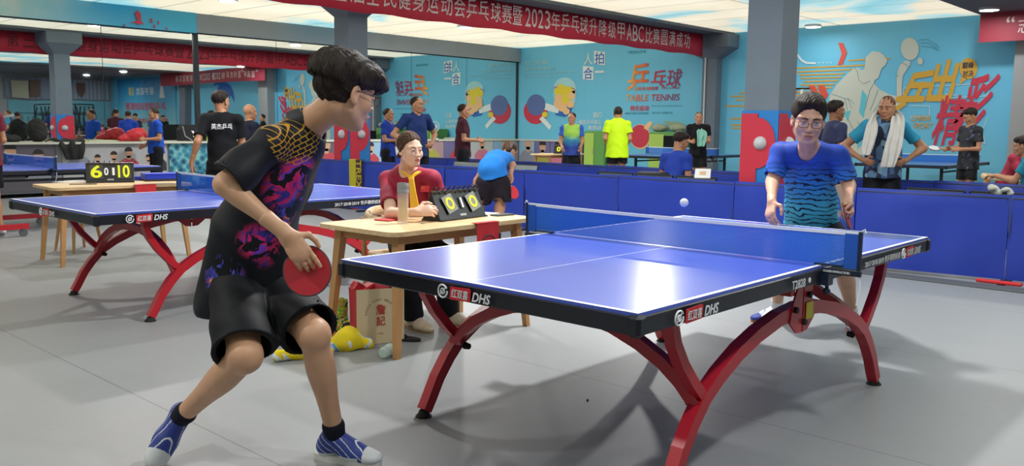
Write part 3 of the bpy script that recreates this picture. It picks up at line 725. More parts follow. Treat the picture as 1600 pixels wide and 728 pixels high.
for ch in txt_:
    wd = .14 if ch in '0123456789-“”' else .26
    if ch in '“”': text_into(m1, ch, (-.008, yy-wd/2, 3.40), (0, -1, 0), (0, 0, 1), .13, .10, bold=.02)
    elif ch == '-': text_into(m1, ch, (-.008, yy-wd/2, 3.28), (0, -1, 0), (0, 0, 1), .10, .03)
    else: text_into(m1, ch, (-.008, yy-wd/2, 3.28), (0, -1, 0), (0, 0, 1), wd*.86, .27, bold=.012)
    yy -= wd+.045
m1.build('banner_lettering', mat('banner_letter_dim', 'cfc0c0', .6), t)

# ------------------------------------------------------------------ printed murals of the back wall
MX = XB-.004
def W(u, v_): return on(0, XB, u, v_)
def poly_on(t, pts, m_, name, k=1, pix=True):
    P = [W(*p) for p in pts] if pix else pts
    b = MB(); b.prism([(-(p[1]), p[2]) for p in P], (-.002*k-.001, 0, 0), (0, -1, 0), (0, 0, 1), .002); return b.build(name, m_, t)
def polys_on(t, lst, m_, name, k=1):
    b = MB()
    for pts in lst:
        P = [W(*p) for p in pts]; b.prism([(-(p[1]), p[2]) for p in P], (-.002*k-.001, 0, 0), (0, -1, 0), (0, 0, 1), .002)
    return b.build(name, m_, t)
def line_px(pts, w):
    """thin ribbon polygons along a pixel polyline"""
    out = []
    for (a, b) in zip(pts[:-1], pts[1:]):
        d = unit(V(b[0]-a[0], b[1]-a[1])); n = V(-d[1], d[0])*w/2
        out.append([(a[0]+n[0], a[1]+n[1]), (b[0]+n[0], b[1]+n[1]), (b[0]-n[0], b[1]-n[1]), (a[0]-n[0], a[1]-n[1])])
    return out
def ellp(cx, cy, rx, ry, n=28, rot=0): return [(cx+rx*math.cos(a)*math.cos(rot)-ry*math.sin(a)*math.sin(rot), cy+rx*math.cos(a)*math.sin(rot)+ry*math.sin(a)*math.cos(rot)) for a in np.linspace(0, 2*PI, n, endpoint=False)]
def wtext(t, body, u0, v0, u1, v1, m_, name='lettering', k=2, bold=0., shear=0., parent=None):
    a, b = W(u0, (v0+v1)/2), W(u1, (v0+v1)/2); c = (a+b)/2; uc = (u0+u1)/2
    top, bot = W(uc, v0)[2], W(uc, v1)[2]; mb = MB()
    text_into(mb, body, (-.002*k-.002, c[1], (top+bot)/2), (0, -1, 0), (0, 0, 1), abs(a[1]-b[1]), abs(top-bot), bold=bold, shear=shear)
    return mb.build(name, m_, t)
INKW = mat('print_white', 'dfe9e8', .6); INKY = mat('print_yellow', 'e3cf3a', .6); INKB = mat('print_blue', '2a6cc0', .6); INKG = mat('print_gold', 'd3a53a', .6)
INKR = mat('print_red', 'c9344c', .6); INKP = mat('print_peach', 'eec089', .6); INKC = mat('print_pale_cyan', 'a5d8e0', .6); INKS = mat('print_silhouette', 'c4ccc0', .6)
INKN = mat('print_navy_bat', '5a6fa6', .6); INKO = mat('print_orange_red', 'd9523f', .6); INKD = mat('print_dark_teal', '2f7f90', .6)
# left poster: bats, a cup of yellow balls, four characters
t = thing('wall_mural', 'printed wall mural of crossed bats and a cup of yellow balls with a four-character slogan', 'mural', (MX, 0, 0))
polys_on(t, [ellp(837, 174, 18.5, 20)], INKR, 'bat_print', 1)
polys_on(t, [[(843, 186), (848, 181), (862, 197), (859, 203)], [(849, 171), (853, 161), (876, 168), (872, 177)]], INKP if False else INKW, 'bat_handle_print', 2)
polys_on(t, [ellp(838, 164, 14.5, 16.5)], INKN, 'bat_print', 3)
polys_on(t, [[(868, 170), (868, 180), (882, 183), (892, 178), (896, 160), (868, 160)]], INKB, 'cup_print', 1)
polys_on(t, [ellp(883, 138, 17.5, 17), [(865, 140), (901, 142), (898, 168), (868, 165)]], INKC, 'cup_print', 2)
polys_on(t, line_px([(865, 138), (871, 135)], 1.2)+line_px([(893, 137), (899, 140), (899, 144)], 1.2), INKR, 'cup_rim_print', 4)
for i, (a, b, r, mm) in enumerate(((877, 137, 6, 0), (888, 141, 7, 0), (872, 143, 6, 0), (882, 146, 8, 0), (893, 150, 6, 1), (874, 154, 7, 1), (885, 157, 7, 0), (892, 163, 6, 1), (873, 162, 7, 1), (880, 168, 7, 1), (886, 174, 5.5, 1))):
    polys_on(t, [ellp(a, b, r, r*.95, 16)], INKY if mm == 0 else INKP, 'ball_print', 3+i)
polys_on(t, [ellp(852, 179, 4.5, 4.5, 16)], INKY, 'ball_print', 6)
polys_on(t, [[(928.5, 79.5), (945.5, 81), (945.5, 102), (928.5, 100)], [(911, 103), (927.5, 104.5), (927.5, 125.5), (911, 124)]], INKW, 'slogan_tile', 1)
wtext(t, '拍', 930, 81.5, 944, 100, INKB, 'slogan_character', 2, .02); wtext(t, '合', 912.5, 105.5, 926.5, 123.5, INKB, 'slogan_character', 2, .02)
wtext(t, '人', 913, 83, 926, 101, INKW, 'slogan_character', 2, .02); wtext(t, '一', 930, 111, 944, 113.5, INKW, 'slogan_character', 2, .02)
for bd, a in (('秋汀秋静', (820, 94, 856, 102)), ('我们乒乓球运动', (820, 105, 867, 110)), ('Promote the spirit of table tennis', (820, 112, 900, 115)), ('sport and friendship', (820, 118, 866, 121)), ('我们', (927, 175, 940, 184)), ('一起在乒乓球上', (900, 187, 940, 194)), ('来挑战', (919, 196, 940, 203))):
    wtext(t, bd, *a, INKC if a[0] < 900 else INKW, 'small_lettering', 1, .01)
# middle poster: gradient title
N = NT('print_warm_gradient'); v = N.obj(); sep = N.n('SeparateXYZ'); N.l(v, sep.inputs[0]); r_ = N.n('MapRange'); N.l(sep.outputs[1], r_.inputs[0]); r_.inputs[1].default_value = 12.1; r_.inputs[2].default_value = 10.3
N.l(N.ramp(N.math('ADD', r_.outputs[0], N.math('MULTIPLY', N.math('SUBTRACT', N.noise(v, 4, 2), .5), .5)), [(0, 'e8b45a'), (.35, 'd9643c'), (.6, 'b02f52'), (1, '7a3a6a')]), N.b.inputs['Base Color']); GRAD = N.m
t = thing('wall_mural', 'printed wall mural with big slanted orange and purple table tennis title beside the pilaster', 'mural', (MX, 0, 0))
wtext(t, '乒', 983, 100, 1014, 140, GRAD, 'title_character', 2, .045, .18); wtext(t, '乓', 1018, 110, 1041, 137, GRAD, 'title_character', 2, .035, .15); wtext(t, '球', 1043, 108, 1065, 137, GRAD, 'title_character', 2, .035, .15)
wtext(t, '动起来越健康', 991, 135.5, 1029, 141, GRAD, 'subtitle', 2, .02); wtext(t, 'COME ON TABLE', 1033, 136, 1063, 139.5, GRAD, 'subtitle', 2)
wtext(t, 'TABLE TENNIS', 978, 147.5, 1062, 157.5, GRAD, 'title_lettering', 2, .025, .15)
wtext(t, '快乐运动', 985, 165, 1014, 173, INKR, 'subtitle', 2, .04); wtext(t, 'ADD LIFE CONTEST', 977, 175.5, 1014, 178.5, INKD, 'subtitle', 2, .01)
wtext(t, 'Have fun and enjoy the game of table tennis', 1019, 164, 1067, 167, INKD, 'subtitle', 2); wtext(t, '快乐乒乓 健康生活', 1019, 174.5, 1051, 178, INKD, 'subtitle', 2); wtext(t, 'HEADLINE', 982, 79, 1010, 83, INKD, 'subtitle', 2)
polys_on(t, [ellp(1000, 213, 15, 18), ], INKR, 'bat_print', 2); polys_on(t, [ellp(1001, 213.5, 16, 19.5)], INKP, 'bat_edge_print', 1)
polys_on(t, [[(1006, 200), (1012, 204), (1020, 193), (1018, 189), (1012, 192)]], INKP, 'bat_handle_print', 3)
polys_on(t, [[(1046, 196), (1036, 190), (1040, 189), (1050, 190), (1060, 190), (1070, 194), (1071, 201), (1050, 203), (1038, 201)]], mat('print_sage', '93a98c', .6), 'leaf_print', 1)
# right poster: silhouette player with bars, arrows and brush characters
c4 = lambda L: [(1200+x/4, y/4) for x, y in L]
t = thing('wall_mural', 'wall mural of a pale silhouette player with gold and red brush characters', 'mural', (MX, 0, 0))
bars = [(160,605,428,408),(160,525,452,435),(195,480,470,461),(205,460,491,483),(225,440,512,504),(205,420,532,528),(505,615,380,371),(735,765,367,364),(160,300,556,552),(160,330,578,574),(160,280,598,594),(160,400,555,548),(160,300,620,616),(160,300,645,640),(160,280,668,664),(160,280,690,686)]
polys_on(t, [c4([(a, v0-5), (b, v1-5), (b, v1+4), (a, v0+4)]) for a, b, v0, v1 in bars]+[[(a, y-1), (1166, y-1.3), (1166, y+1.2), (a, y+1.2)] for a, y in ((1156, 145), (1142, 150.5), (1150, 156), (1133, 165.5), (1141, 185.5), (1143, 195), (1144, 200))]
         +[[(1290, 224), (1340, 226), (1340, 228), (1290, 226)], [(1315, 210), (1330, 211), (1330, 213), (1315, 212)]], INKG, 'gold_bars', 1)
for q in ([(440,268),(470,268),(495,330),(465,405),(437,405),(462,335)], [(255,535),(293,535),(345,640),(305,640)], [(315,533),(352,533),(378,590),(350,640),(318,560)], [(160,535),(182,570),(158,640)]): polys_on(t, [c4(q)], INKO, 'red_arrow', 3)
polys_on(t, [c4(q) for q in [[(x*1., y*1.) for x, y in p] for p in [[(165,350),(175,335),(190,338),(215,372),(245,388),(300,390),(300,400),(240,400),(210,385),(185,352)]]]]+[c4(ellp(x, 392, 4, 4, 8)) for x in (320, 345, 370, 395)]+[c4([(205,560),(222,556),(215,610),(180,640),(170,630),(200,600)])], INKW, 'white_trail', 3)
body_ = c4([(655,320),(700,325),(728,348),(748,380),(733,410),(712,425),(702,455),(690,488),(668,500),(665,520),(700,560),(760,590),(805,600),(806,520),(805,480),(812,440),(830,400),(865,376),(890,385),(890,405),(865,440),(845,470),(838,520),(838,600),(834,650),(815,672),(790,680),(690,700),(660,728),(650,860),(620,960),(380,1010),(330,920),(390,760),(380,700),(385,600),(408,565),(430,530),(450,510),(500,460),(535,430),(560,420),(590,440),(605,430),(608,400),(615,355)])
polys_on(t, [body_], INKS, 'player_print', 4)
polys_on(t, [c4(ellp(888, 306, 56, 70, 28, -.1)), c4(ellp(952, 383, 17, 23))], INKS, 'bat_print', 5)
lines = [[(545,420),(560,450),(570,500),(600,525),(640,505)],[(665,520),(640,560),(605,690)],[(400,590),(440,600),(480,615),(520,625),(540,650)],[(480,615),(500,690)],[(500,610),(525,680)],[(690,560),(660,640),(640,690)],[(660,700),(700,640),(760,660)],[(560,860),(520,780),(500,740)],[(620,840),(560,760)],[(945,250),(1000,245),(1050,275),(1070,300)],[(955,270),(1010,268),(1060,305)],[(960,290),(1020,292),(1075,318)],[(800,480),(820,470)],[(832,395),(860,400),(880,420)]]
polys_on(t, [q for L in lines for q in line_px(c4(L), .6)], mat('print_line_teal', '4e8f95', .6), 'outline_print', 6)
polys_on(t, [c4(q) for q in ([(590,560),(620,600),(600,740),(570,700)], [(560,820),(610,760),(600,900),(560,930)], [(520,690),(470,700),(500,760)], [(620,850),(650,740),(660,860)])], mat('print_shard_cyan', '5cc0d0', .6), 'shard_print', 5)
wtext(t, '乒', 1407, 112, 1449, 176, INKG, 'brush_character', 6, .07, .42); wtext(t, '出', 1456, 95, 1493, 160, INKG, 'brush_character', 6, .07, .20)
wtext(t, '精', 1463, 150, 1503, 226, INKR, 'brush_character', 7, .035, .18); wtext(t, '彩', 1502, 118, 1546, 206, INKR, 'brush_character', 7, .045, .35)
polys_on(t, [ellp(1513.5, 107, 14, 16.5), [(1503, 118), (1499, 133), (1512, 123)]], INKG, 'speech_bubble', 5)
wtext(t, '巅峰', 1504.5, 97, 1521.5, 107, mat('print_ink', '3a3550', .6), 'bubble_lettering', 7, .03); wtext(t, '对决', 1504.5, 110, 1521.5, 120, MATS['print_ink'], 'bubble_lettering', 7, .03)
wtext(t, 'CHINA', 1425, 180, 1455, 189, INKG, 'small_lettering', 5, .02, .3); wtext(t, 'SPORT', 1427, 192, 1457, 201, INKG, 'small_lettering', 5, .02, .3)
polys_on(t, [q for L in ([(850,550),(1390,520),(1370,600),(870,625)],[(840,620),(850,550)],[(890,660),(1010,665),(1010,730),(890,730)],[(1110,590),(1180,595)],[(1375,730),(1350,800),(1180,800)],[(1320,830),(1300,870),(1360,900),(1340,830)]) for q in line_px(c4(L), .8)], INKW, 'white_frame_print', 4)
# murals seen only in the mirror
t = thing('wall_mural', 'sky-blue event poster with red and yellow title on the back wall, seen in the mirror', 'mural', (MX, 0, 0))
N = NT('event_poster_print'); v = N.obj(); sep = N.n('SeparateXYZ'); N.l(v, sep.inputs[0])
r_ = N.n('MapRange'); N.l(sep.outputs[2], r_.inputs[0]); r_.inputs[1].default_value = .6; r_.inputs[2].default_value = 3.4
N.l(N.ramp(N.math('ADD', r_.outputs[0], N.math('MULTIPLY', N.math('SUBTRACT', N.noise(v, 1.2, 3), .5), .3)), [(0, 'd8c890'), (.25, '8fd0d8'), (.6, '4fb0d8'), (1, '2489c8')]), N.b.inputs['Base Color']); EVP = N.m
b = MB(); b.box((-.02, -8.35, 1.95), (.03, 6.1, 3.1)); b.build('poster_panel', EVP, t)
def bt(body, y, z, wd, hh_, m_, bold=.02, nm='poster_lettering'):
    mb = MB(); text_into(mb, body, (-.038, y, z), (0, -1, 0), (0, 0, 1), wd, hh_, bold=bold); mb.build(nm, m_, t)
bt('星宇诺言', -8.3, 2.86, 1.9, .36, INKW); bt('10', -9.8, 2.86, .5, .4, INKY, .05); bt('乒乓球培训训练营', -8.4, 2.12, 4.2, .36, INKR, .04); bt('荣誉体育乒乓教育培训中心', -8.4, 1.42, 4.6, .26, INKR)
b = MB(); b.prism([(-.25, -.35), (.25, -.35), (.14, .1), (.1, .35), (-.1, .35), (-.14, .1)], (-.038, -6.6, 2.86), (0, -1, 0), (0, 0, 1), .004); b.build('emblem_print', INKW, t)
t = thing('wall_mural', 'blue and yellow curling wave painted on the cyan back wall, seen in the mirror', 'mural', (MX, 0, 0))
def curl(cy, cz, r, a0, a1, w0): 
    o_, i_ = [], []
    for k in range(15):
        a = a0+(a1-a0)*k/14; ww = w0*math.sin(PI*(k+.4)/14.8); o_.append((cy+(r+ww)*math.cos(a), cz+(r+ww)*math.sin(a))); i_.append((cy+(r-ww)*math.cos(a), cz+(r-ww)*math.sin(a)))
    return o_+i_[::-1]
for P_, mm, k in ((curl(-.9, 2.1, .75, .2, 2.6, .2), INKB, 2), (curl(-1.3, 2.3, .8, .1, 2.2, .16), INKB, 1), (curl(-.65, 1.7, .42, 2.6, 5.6, .2), INKY, 3)):
    b = MB(); b.prism([(-y, z) for y, z in P_], (-.002*k, 0, 0), (0, -1, 0), (0, 0, 1), .002); b.build('wave_print', mm, t)

# far corner of the hall, seen only in the mirror
t = thing('pleated_curtain', 'grey pleated curtain hanging high on the far wall, seen in the mirror', 'curtain', (14.3, Y0+.12, 0))
m = MB(); vs = []; n_ = 120
for i in range(n_+1):
    for z in (2.45, 3.45): vs.append((-2.4+4.9*i/n_, .04*math.sin(i*1.3), z))
m.add(vs, [(2*i, 2*i+2, 2*i+3, 2*i+1) for i in range(n_)]); m.build('curtain_cloth', mat('curtain_grey', '8f9cab', .8), t, True)
m = MB(); m.box((-1.1, .07, 2.95), (.42, .02, .75)); m.build('panel_brown', mat('curtain_brown', '6f5c50', .7), t); m = MB(); m.box((-1.75, .07, 2.9), (.75, .02, .8)); m.build('panel_cream', mat('curtain_cream', 'b9bda4', .7), t)
m = MB(); m.prism([(-.22, .32), (.22, .32), (.2, -.1), (0, -.42), (-.2, -.1)], (1.0, .075, 2.95), (-1, 0, 0), (0, 0, 1), .01); m.build('emblem', mat('emblem_brown', '5c4a44', .7), t)
t = thing('wall_poster', 'pale cyan poster low on the far wall, seen in the mirror', 'poster', (14.4, Y0+.02, 0)); m = MB(); m.box((0, .02, 1.7), (4.8, .03, 1.4)); m.build('poster_panel', mat('poster_cyan', '6fb4c4', .6, var=.3, vscale=1.5), t)
t = thing('equipment_rack', 'black tube equipment rack by the far wall, seen in the mirror', 'rack', (14.6, -11.6, 0)); m = MB()
for x in (-1.6, -.7, .2, 1.1): m.tube([(x, 0, 0), (x, 0, 2.2)], .035, 8)
for z in (.4, 1.1, 1.7, 2.2): m.tube([(-1.6, 0, z), (1.1, 0, z)], .03, 8)
for x in np.linspace(-1.5, 1.0, 14): m.tube([(x, .05, 2.1), (x+.12*math.sin(x*9), .08, 1.5), (x, .05, .9)], .035, 6)
m.build('rack_frame', mat('rack_black', '22262c', .5), t, True)
t = thing('gym_mat_stack', 'stack of dark folded mats in the far corner, seen in the mirror', 'mats', (15.3, -10.2, 0)); m = MB()
for k in range(5): m.box((.02*math.sin(k*3), .02*math.cos(k*2), .12+.22*k), (1.2, .8, .2), rotz(.05*math.sin(k*2.)), bev=.04)
m.build('mats', mat('mat_dark', '2c3038', .7), t)
# ------------------------------------------------------------------ table tennis tables
TOPB = mat('table_top_blue', '4a60ca', .24, spec=.5); LINEW = mat('table_line_white', 'eef0f4', .4); APR = mat('table_apron_black', '171a26', .38, var=.15, vscale=20)
LEGR = mat('leg_red', 'b8202e', .32, spec=.5, var=.06, vscale=9); RUB = mat('rubber_black', '141414', .7); NETB = mat('net_blue', '1c56b8', .8); TAPE = mat('net_tape_white', 'e4e8ee', .6); POSTB = mat('net_post_dark', '16223a', .4)
WHT = mat('print_pure_white', 'eceef2', .5); REDL = mat('logo_red', 'd2222e', .5); YEL = mat('sticker_yellow', 'd9c62a', .5)
def net_mat():
    N = NT('net_mesh_blue'); v = N.obj(); sep = N.n('SeparateXYZ'); N.l(v, sep.inputs[0])
    a = N.math('GREATER_THAN', N.math('FRACT', N.math('MULTIPLY', sep.outputs[1], 1/.009)), .42); b = N.math('GREATER_THAN', N.math('FRACT', N.math('MULTIPLY', sep.outputs[2], 1/.009)), .42)
    hole = N.math('MULTIPLY', a, b); al = N.math('SUBTRACT', .94, N.math('MULTIPLY', hole, .32))
    N.l(al, N.b.inputs['Alpha']); N.b.inputs['Base Color'].default_value = lin('1f6ad0'); N.b.inputs['Roughness'].default_value = .8
    return N.m
NETM = net_mat()
def tt_table(loc, rz, label, rainbow=True, nlabel='', labels=True, top=None):
    t = thing('table_tennis_table', label, 'table tennis table', loc, rz, 'table tennis tables of the hall')
    H, L, Wd = .76, 2.74, 1.525; top = top or TOPB
    m = MB(); xs = [0, .02, L-.02, L]; ys = [0, .02, Wd/2-.0016, Wd/2+.0016, Wd-.02, Wd]
    for i in range(3):
        for j in range(5):
            wl = i in (0, 2) or j in (0, 2, 4); m.add([(xs[i], ys[j], H), (xs[i+1], ys[j], H), (xs[i+1], ys[j+1], H), (xs[i], ys[j+1], H)], [(0, 1, 2, 3)], 1 if wl else 0)
    m.add([(0, 0, H), (L, 0, H), (L, Wd, H), (0, Wd, H), (0, 0, H-.012), (L, 0, H-.012), (L, Wd, H-.012), (0, Wd, H-.012)], [(0, 4, 5, 1), (1, 5, 6, 2), (2, 6, 7, 3), (3, 7, 4, 0), (7, 6, 5, 4)], 0)
    m.build('tabletop', [top, LINEW], t)
    m = MB(); hA = .062 if rainbow else .05; e = .012
    for c, d in (((L/2, -.004+.012, H-.012-hA/2), (L, .026, hA)), ((L/2, Wd+.004-.012, H-.012-hA/2), (L, .026, hA)), ((.008, Wd/2, H-.012-hA/2), (.026, Wd, hA)), ((L-.008, Wd/2, H-.012-hA/2), (.026, Wd, hA)), ((L/2, Wd/2, H-.012-.02), (.05, Wd-.04, .04))): m.box(c, d, bev=.004)
    for x in (0, L):
        for y in (0, Wd): m.box((x+(.012 if x == 0 else -.012), y+(.012 if y == 0 else -.012), H-.008-hA/2-.004), (.05, .05, hA+.012), bev=.012)
    m.build('apron', APR, t)
    if rainbow:
        C_ = [(.375, .02), (.405, .07), (.455, .16), (.52, .245), (.60, .325), (.70, .385), (.85, .45), (1.0, .495), (1.18, .53), (1.37, .545)]
        pts = C_+[(L-x, z) for x, z in C_[::-1][1:]]
        for y in (.109, Wd-.109):
            m = MB(); m.sweep([(x, y, z+.01) for x, z in pts], .052, [.048+.012*math.sin(PI*i/(len(pts)-1)) for i in range(len(pts))], (0, 1, 0))
            a = m.build('arch', LEGR, t)
            # hinge plates at the crown with yellow sticker and bolts
            s = -1 if y < 1 else 1; k = MB()
            for sx in (-1, 1):
                k.prism([(0, -.075), (sx*.05, -.07), (sx*.115, -.02), (sx*.09, .06), (sx*.045, .135), (0, .15)], (1.37+sx*.006, y+s*.028+.004, .53), (1, 0, 0), (0, 0, 1), .008)
            k.box((1.28, y, .66), (.04, .05, .07)); k.box((1.46, y, .66), (.04, .05, .07)); k.build('hinge_plate', LEGR, a)
            k = MB(); k.box((1.43, y+s*.036, .545), (.07, .003, .075), rotxz(-.12) if False else None); k.build('sticker', YEL, a)
            for bx, bz in ((1.29, .565), (1.42, .615), (1.38, .50)): k = MB(); k.cyl((bx, y+s*.030, bz), (bx, y+s*.046, bz), .014, n=8); k.build('bolt', RUB, a, True)
            for sx in (0, 1):
                fx = lambda x: x if sx == 0 else L-x
                b = MB(); br = [(.60, .325), (.52, .40), (.44, .49), (.385, .575), (.362, .65), (.362, .70)]
                b.sweep([(fx(x), y, z) for x, z in br], .045, .042, (0, 1, 0)); b.build('leg_branch', LEGR, t)
                b = MB(); b.cyl((fx(.372), y, 0), (fx(.375), y, .03), .034, .022, 14); b.cyl((fx(.372), y, .0), (fx(.372), y, .006), .038, .038, 14); b.build('foot', RUB, t, True)
                b = MB(); yy = y+(.035 if y < 1 else -.035); b.cyl((fx(.60), yy, .30), (fx(.60), yy+(.03 if y < 1 else -.03), .30), .018, .014, 10); b.build('knob', RUB, t, True)
        for sx in (0, 1):
            fx = lambda x: x if sx == 0 else L-x
            E = [(.109, .31), (.18, .385), (.26, .445), (.37, .50), (.50, .545), (.63, .567), (.7625, .573)]; E = E+[(Wd-y, z) for y, z in E[::-1][1:]]
            b = MB(); b.sweep([(fx(.565-.0*z), y, z) for y, z in E], .045, .05, (1, 0, 0)); b.build('cross_arch', LEGR, t)
    else:
        fr = MB()
        for x in (.45, L-.45):
            for y in (.2, Wd-.2):
                fr.box((x, y, .36), (.045, .045, .70))
            fr.box((x, Wd/2, .30), (.03, Wd-.4, .14)); fr.box((x, Wd/2, .10), (.03, Wd-.4, .03))
        fr.box((L/2, .2, .62), (L-.9, .03, .03)); fr.box((L/2, Wd-.2, .62), (L-.9, .03, .03)); fr.build('folding_frame', mat('frame_black', '191b20', .5), t)
        for x in (.45, L-.45):
            for y in (.2, Wd-.2): k = MB(); k.cyl((x, y-.012, .03), (x, y+.012, .03), .03, n=14); k.build('castor', RUB, t, True)
    # net with posts
    nx = L/2; n = thing('net_set', nlabel or 'blue net', 'net', (0, 0, 0)); n.parent = t
    for k_ in ('label', 'category'): del n[k_]
    n.name = 'net'
    m = MB(); y0, y1 = -.1525, Wd+.1525
    K = 40; vs = []; fs = []
    for i in range(K+1):
        y = y0+(y1-y0)*i/K; sag = -.006*math.sin(PI*i/K)
        vs += [(nx, y, H+.004), (nx, y, H+.150+sag)]
    fs = [(2*i, 2*i+2, 2*i+3, 2*i+1) for i in range(K)]; m.add(vs, fs); m.build('net_mesh', NETM, n)
    m = MB(); pts = [(nx, y0+(y1-y0)*i/K, H+.145-.006*math.sin(PI*i/K)) for i in range(K+1)]; m.sweep(pts, .007, .015, (1, 0, 0)); m.build('net_tape', TAPE, n)
    for y, s in ((y0, -1), (y1, 1)):
        m = MB(); m.box((nx, y, H+.072), (.014, .014, .162)); m.box((nx, y-s*.09, H-.022), (.016, .20, .022)); m.box((nx, y-s*.125, H+.004), (.03, .12, .006)); m.box((nx, y-s*.14, H-.058), (.05, .05, .05)); m.cyl((nx, y-s*.13, H-.10), (nx, y-s*.13, H-.06), .008, n=8); m.ball((nx, y-s*.13, H-.11), .016, 6); m.build('net_post', POSTB, n)
        m = MB(); m.box((nx, y-s*.032, H+.070), (.010, .062, .146)); m.build('net_sleeve', NETB, n)
        m = MB(); m.tube([(nx, y, H+.155), (nx+.004, y+s*.015, H+.165), (nx, y+s*.02, H+.15)], .003, 6); m.tube([(nx, y+s*.004, H-.03), (nx-.004, y+s*.012, H-.09), (nx-.02, y+s*.004, H-.15)], .0025, 6); m.build('net_cord', TAPE, n)
    # printing on the aprons
    if labels and rainbow:
        def logo(O, X, x0, flip=1):
            O = V(*O); X = V(*X); Z = V(0, 0, 1)
            w_ = MB(); rr = MB()
            c = O+X*(x0+.03); A = np.linspace(.5, 2*PI+.1, 26); Nn = np.cross(X, Z)
            w_.tube([c+X*.024*math.cos(a)+Z*.024*math.sin(a)+Nn*.001 for a in A], .0035, 5); w_.tube([c+X*.010*math.cos(a)+Z*.010*math.sin(a)+Nn*.001 for a in np.linspace(0, 2*PI, 12)], .003, 5)
            w_.tube([c-X*.012-Z*.012+Nn*.001, c+X*.014+Z*.014+Nn*.001], .002, 5)
            rr.prism([(x0+.068, -.024), (x0+.075, -.026), (x0+.175, -.022), (x0+.18, .022), (x0+.17, .027), (x0+.072, .023)], O+Nn*.0003, X, Z, .001)
            text_into(w_, '红双喜', O+X*(x0+.124), X, Z, .088, .034, bold=.02, lift=.0022, shear=.1)
            text_into(w_, 'DHS', O+X*(x0+.235), X, Z, .085, .034, bold=.05, lift=.0015, shear=.25)
            rr.build('logo_patch', REDL, t); w_.build('logo_lettering', WHT, t)
        zc = H-.012-hA/2-.002
        logo((0, -.0175, zc), (1, 0, 0), .18)
        logo((0, -.0175, zc), (1, 0, 0), 2.28)
        logo((-.0185, Wd, zc), (0, -1, 0), .63)
        w_ = MB(); text_into(w_, 'T2828', (1.10, -.0175, zc), (1, 0, 0), (0, 0, 1), .12, .034, bold=.02); text_into(w_, '2017·2018·2019 世乒赛供应商', (2.03, -.0175, zc), (1, 0, 0), (0, 0, 1), .46, .032, bold=.015)
        w_.cyl((1.205, -.0170, zc+.002), (1.205, -.019, zc+.002), .011, n=12); text_into(w_, '世乒赛指定器材网架（红双喜）', (nx, y0-.001+.0, H-.02), (0, -1, 0) if False else (1, 0, 0), (0, 0, 1), .001, .001)
        w_.build('side_lettering', WHT, t)
        w_ = MB(); text_into(w_, '乒乓球运动器材网架(红双喜)', (nx-.0085, .055-.10, H-.022), (0, -1, 0), (0, 0, 1), .15, .012, bold=.01); w_.build('post_lettering', WHT, n)
    return t
tt_table((0, 0, 0), 0, 'big blue table tennis table with red arched legs in the foreground, game in play')
tt_table((0.0, 4.08, 0), 0, 'blue table tennis table with red arched legs, second one, behind the player in black')
tt_table((.42, 9.85, 0), 0, 'blue table tennis table on black frame at far left behind the 6-10 scoreboard', rainbow=False, labels=False)
TT = mat('table_top_teal', '3a78b8', .4)
tt_table((13.05, 8.0, 0), 0, 'blue table tennis table on black folding frame below the table tennis title mural', rainbow=False, top=TT)
tt_table((13.4, 3.0, 0), math.radians(1), 'blue table tennis table on black folding frame behind the man with the towel', rainbow=False, top=TT)
# red trolley frame with castors at the left edge
t = thing('folding_trolley', 'red steel trolley frame with grey castors under the far-left table', 'trolley', (0, 0, 0))
CAST = mat('castor_grey', '5a6064', .5)
m = MB(); m.box((.98, 9.5, .40), (.06, .05, .64)); m.box((.95, 9.5, .12), (.86, .06, .06)); m.box((1.35, 10.66, .12), (1.2, .06, .06)); m.box((.98, 10.66, .40), (.06, .05, .64)); m.box((.98, 10.08, .12), (.05, 1.16, .05)); m.build('frame', LEGR, t)
for x, y in ((.60, 9.5), (1.32, 9.5), (.82, 10.66), (1.90, 10.66)): m = MB(); m.cyl((x, y-.014, .045), (x, y+.014, .045), .045, n=18); m.box((x, y, .085), (.03, .045, .03)); m.build('castor', CAST, t, True)

# ------------------------------------------------------------------ light wooden tables and chairs
N = NT('pale_oak'); v = N.obj(scale=(2, 14, 14)); n_ = N.noise(v, 3, 6, 1.2); N.l(N.ramp(n_, [(.3, 'c9a777'), (.6, 'e0c49a')]), N.b.inputs['Base Color']); N.b.inputs['Roughness'].default_value = .4; OAK = N.m
OAKL = mat('oak_leg', 'b98a58', .45, var=.15, vscale=8)
def rrect(w, d, r, n=6):
    out = []
    for cx, cy, a0 in ((w/2-r, d/2-r, 0), (-w/2+r, d/2-r, PI/2), (-w/2+r, -d/2+r, PI), (w/2-r, -d/2+r, 1.5*PI)): out += [(cx+r*math.cos(a0+PI/2*i/n), cy+r*math.sin(a0+PI/2*i/n)) for i in range(n+1)]
    return out
def wood_table(loc, rz, label, w=1.22, d=.74, h=.74, group='light wooden side tables'):
    t = thing('wooden_table', label, 'table', loc, rz, group)
    m = MB(); m.prism(rrect(w, d, .07), (0, 0, h-.026), (1, 0, 0), (0, 1, 0), .026); m.build('tabletop', OAK, t)
    m = MB()
    for y in (-d/2+.10, d/2-.10): m.box((0, y, h-.056), (w-.22, .024, .06))
    for x in (-w/2+.12, w/2-.12): m.box((x, 0, h-.056), (.024, d-.2, .06))
    m.build('apron', OAKL, t)
    for sx in (-1, 1):
        for sy in (-1, 1):
            m = MB(); m.sweep([(sx*(w/2-.12), sy*(d/2-.10), h-.026), (sx*(w/2-.055), sy*(d/2-.045), 0)], [.062, .036], [.05, .034], (0, 1, 0)); m.build('leg', OAKL, t)
    return t
UT = wood_table((1.49, 2.60, 0), math.radians(1.5), 'light wooden umpire table beside the foreground table, bottle and black scoreboard on it', 1.26, .72, .735)
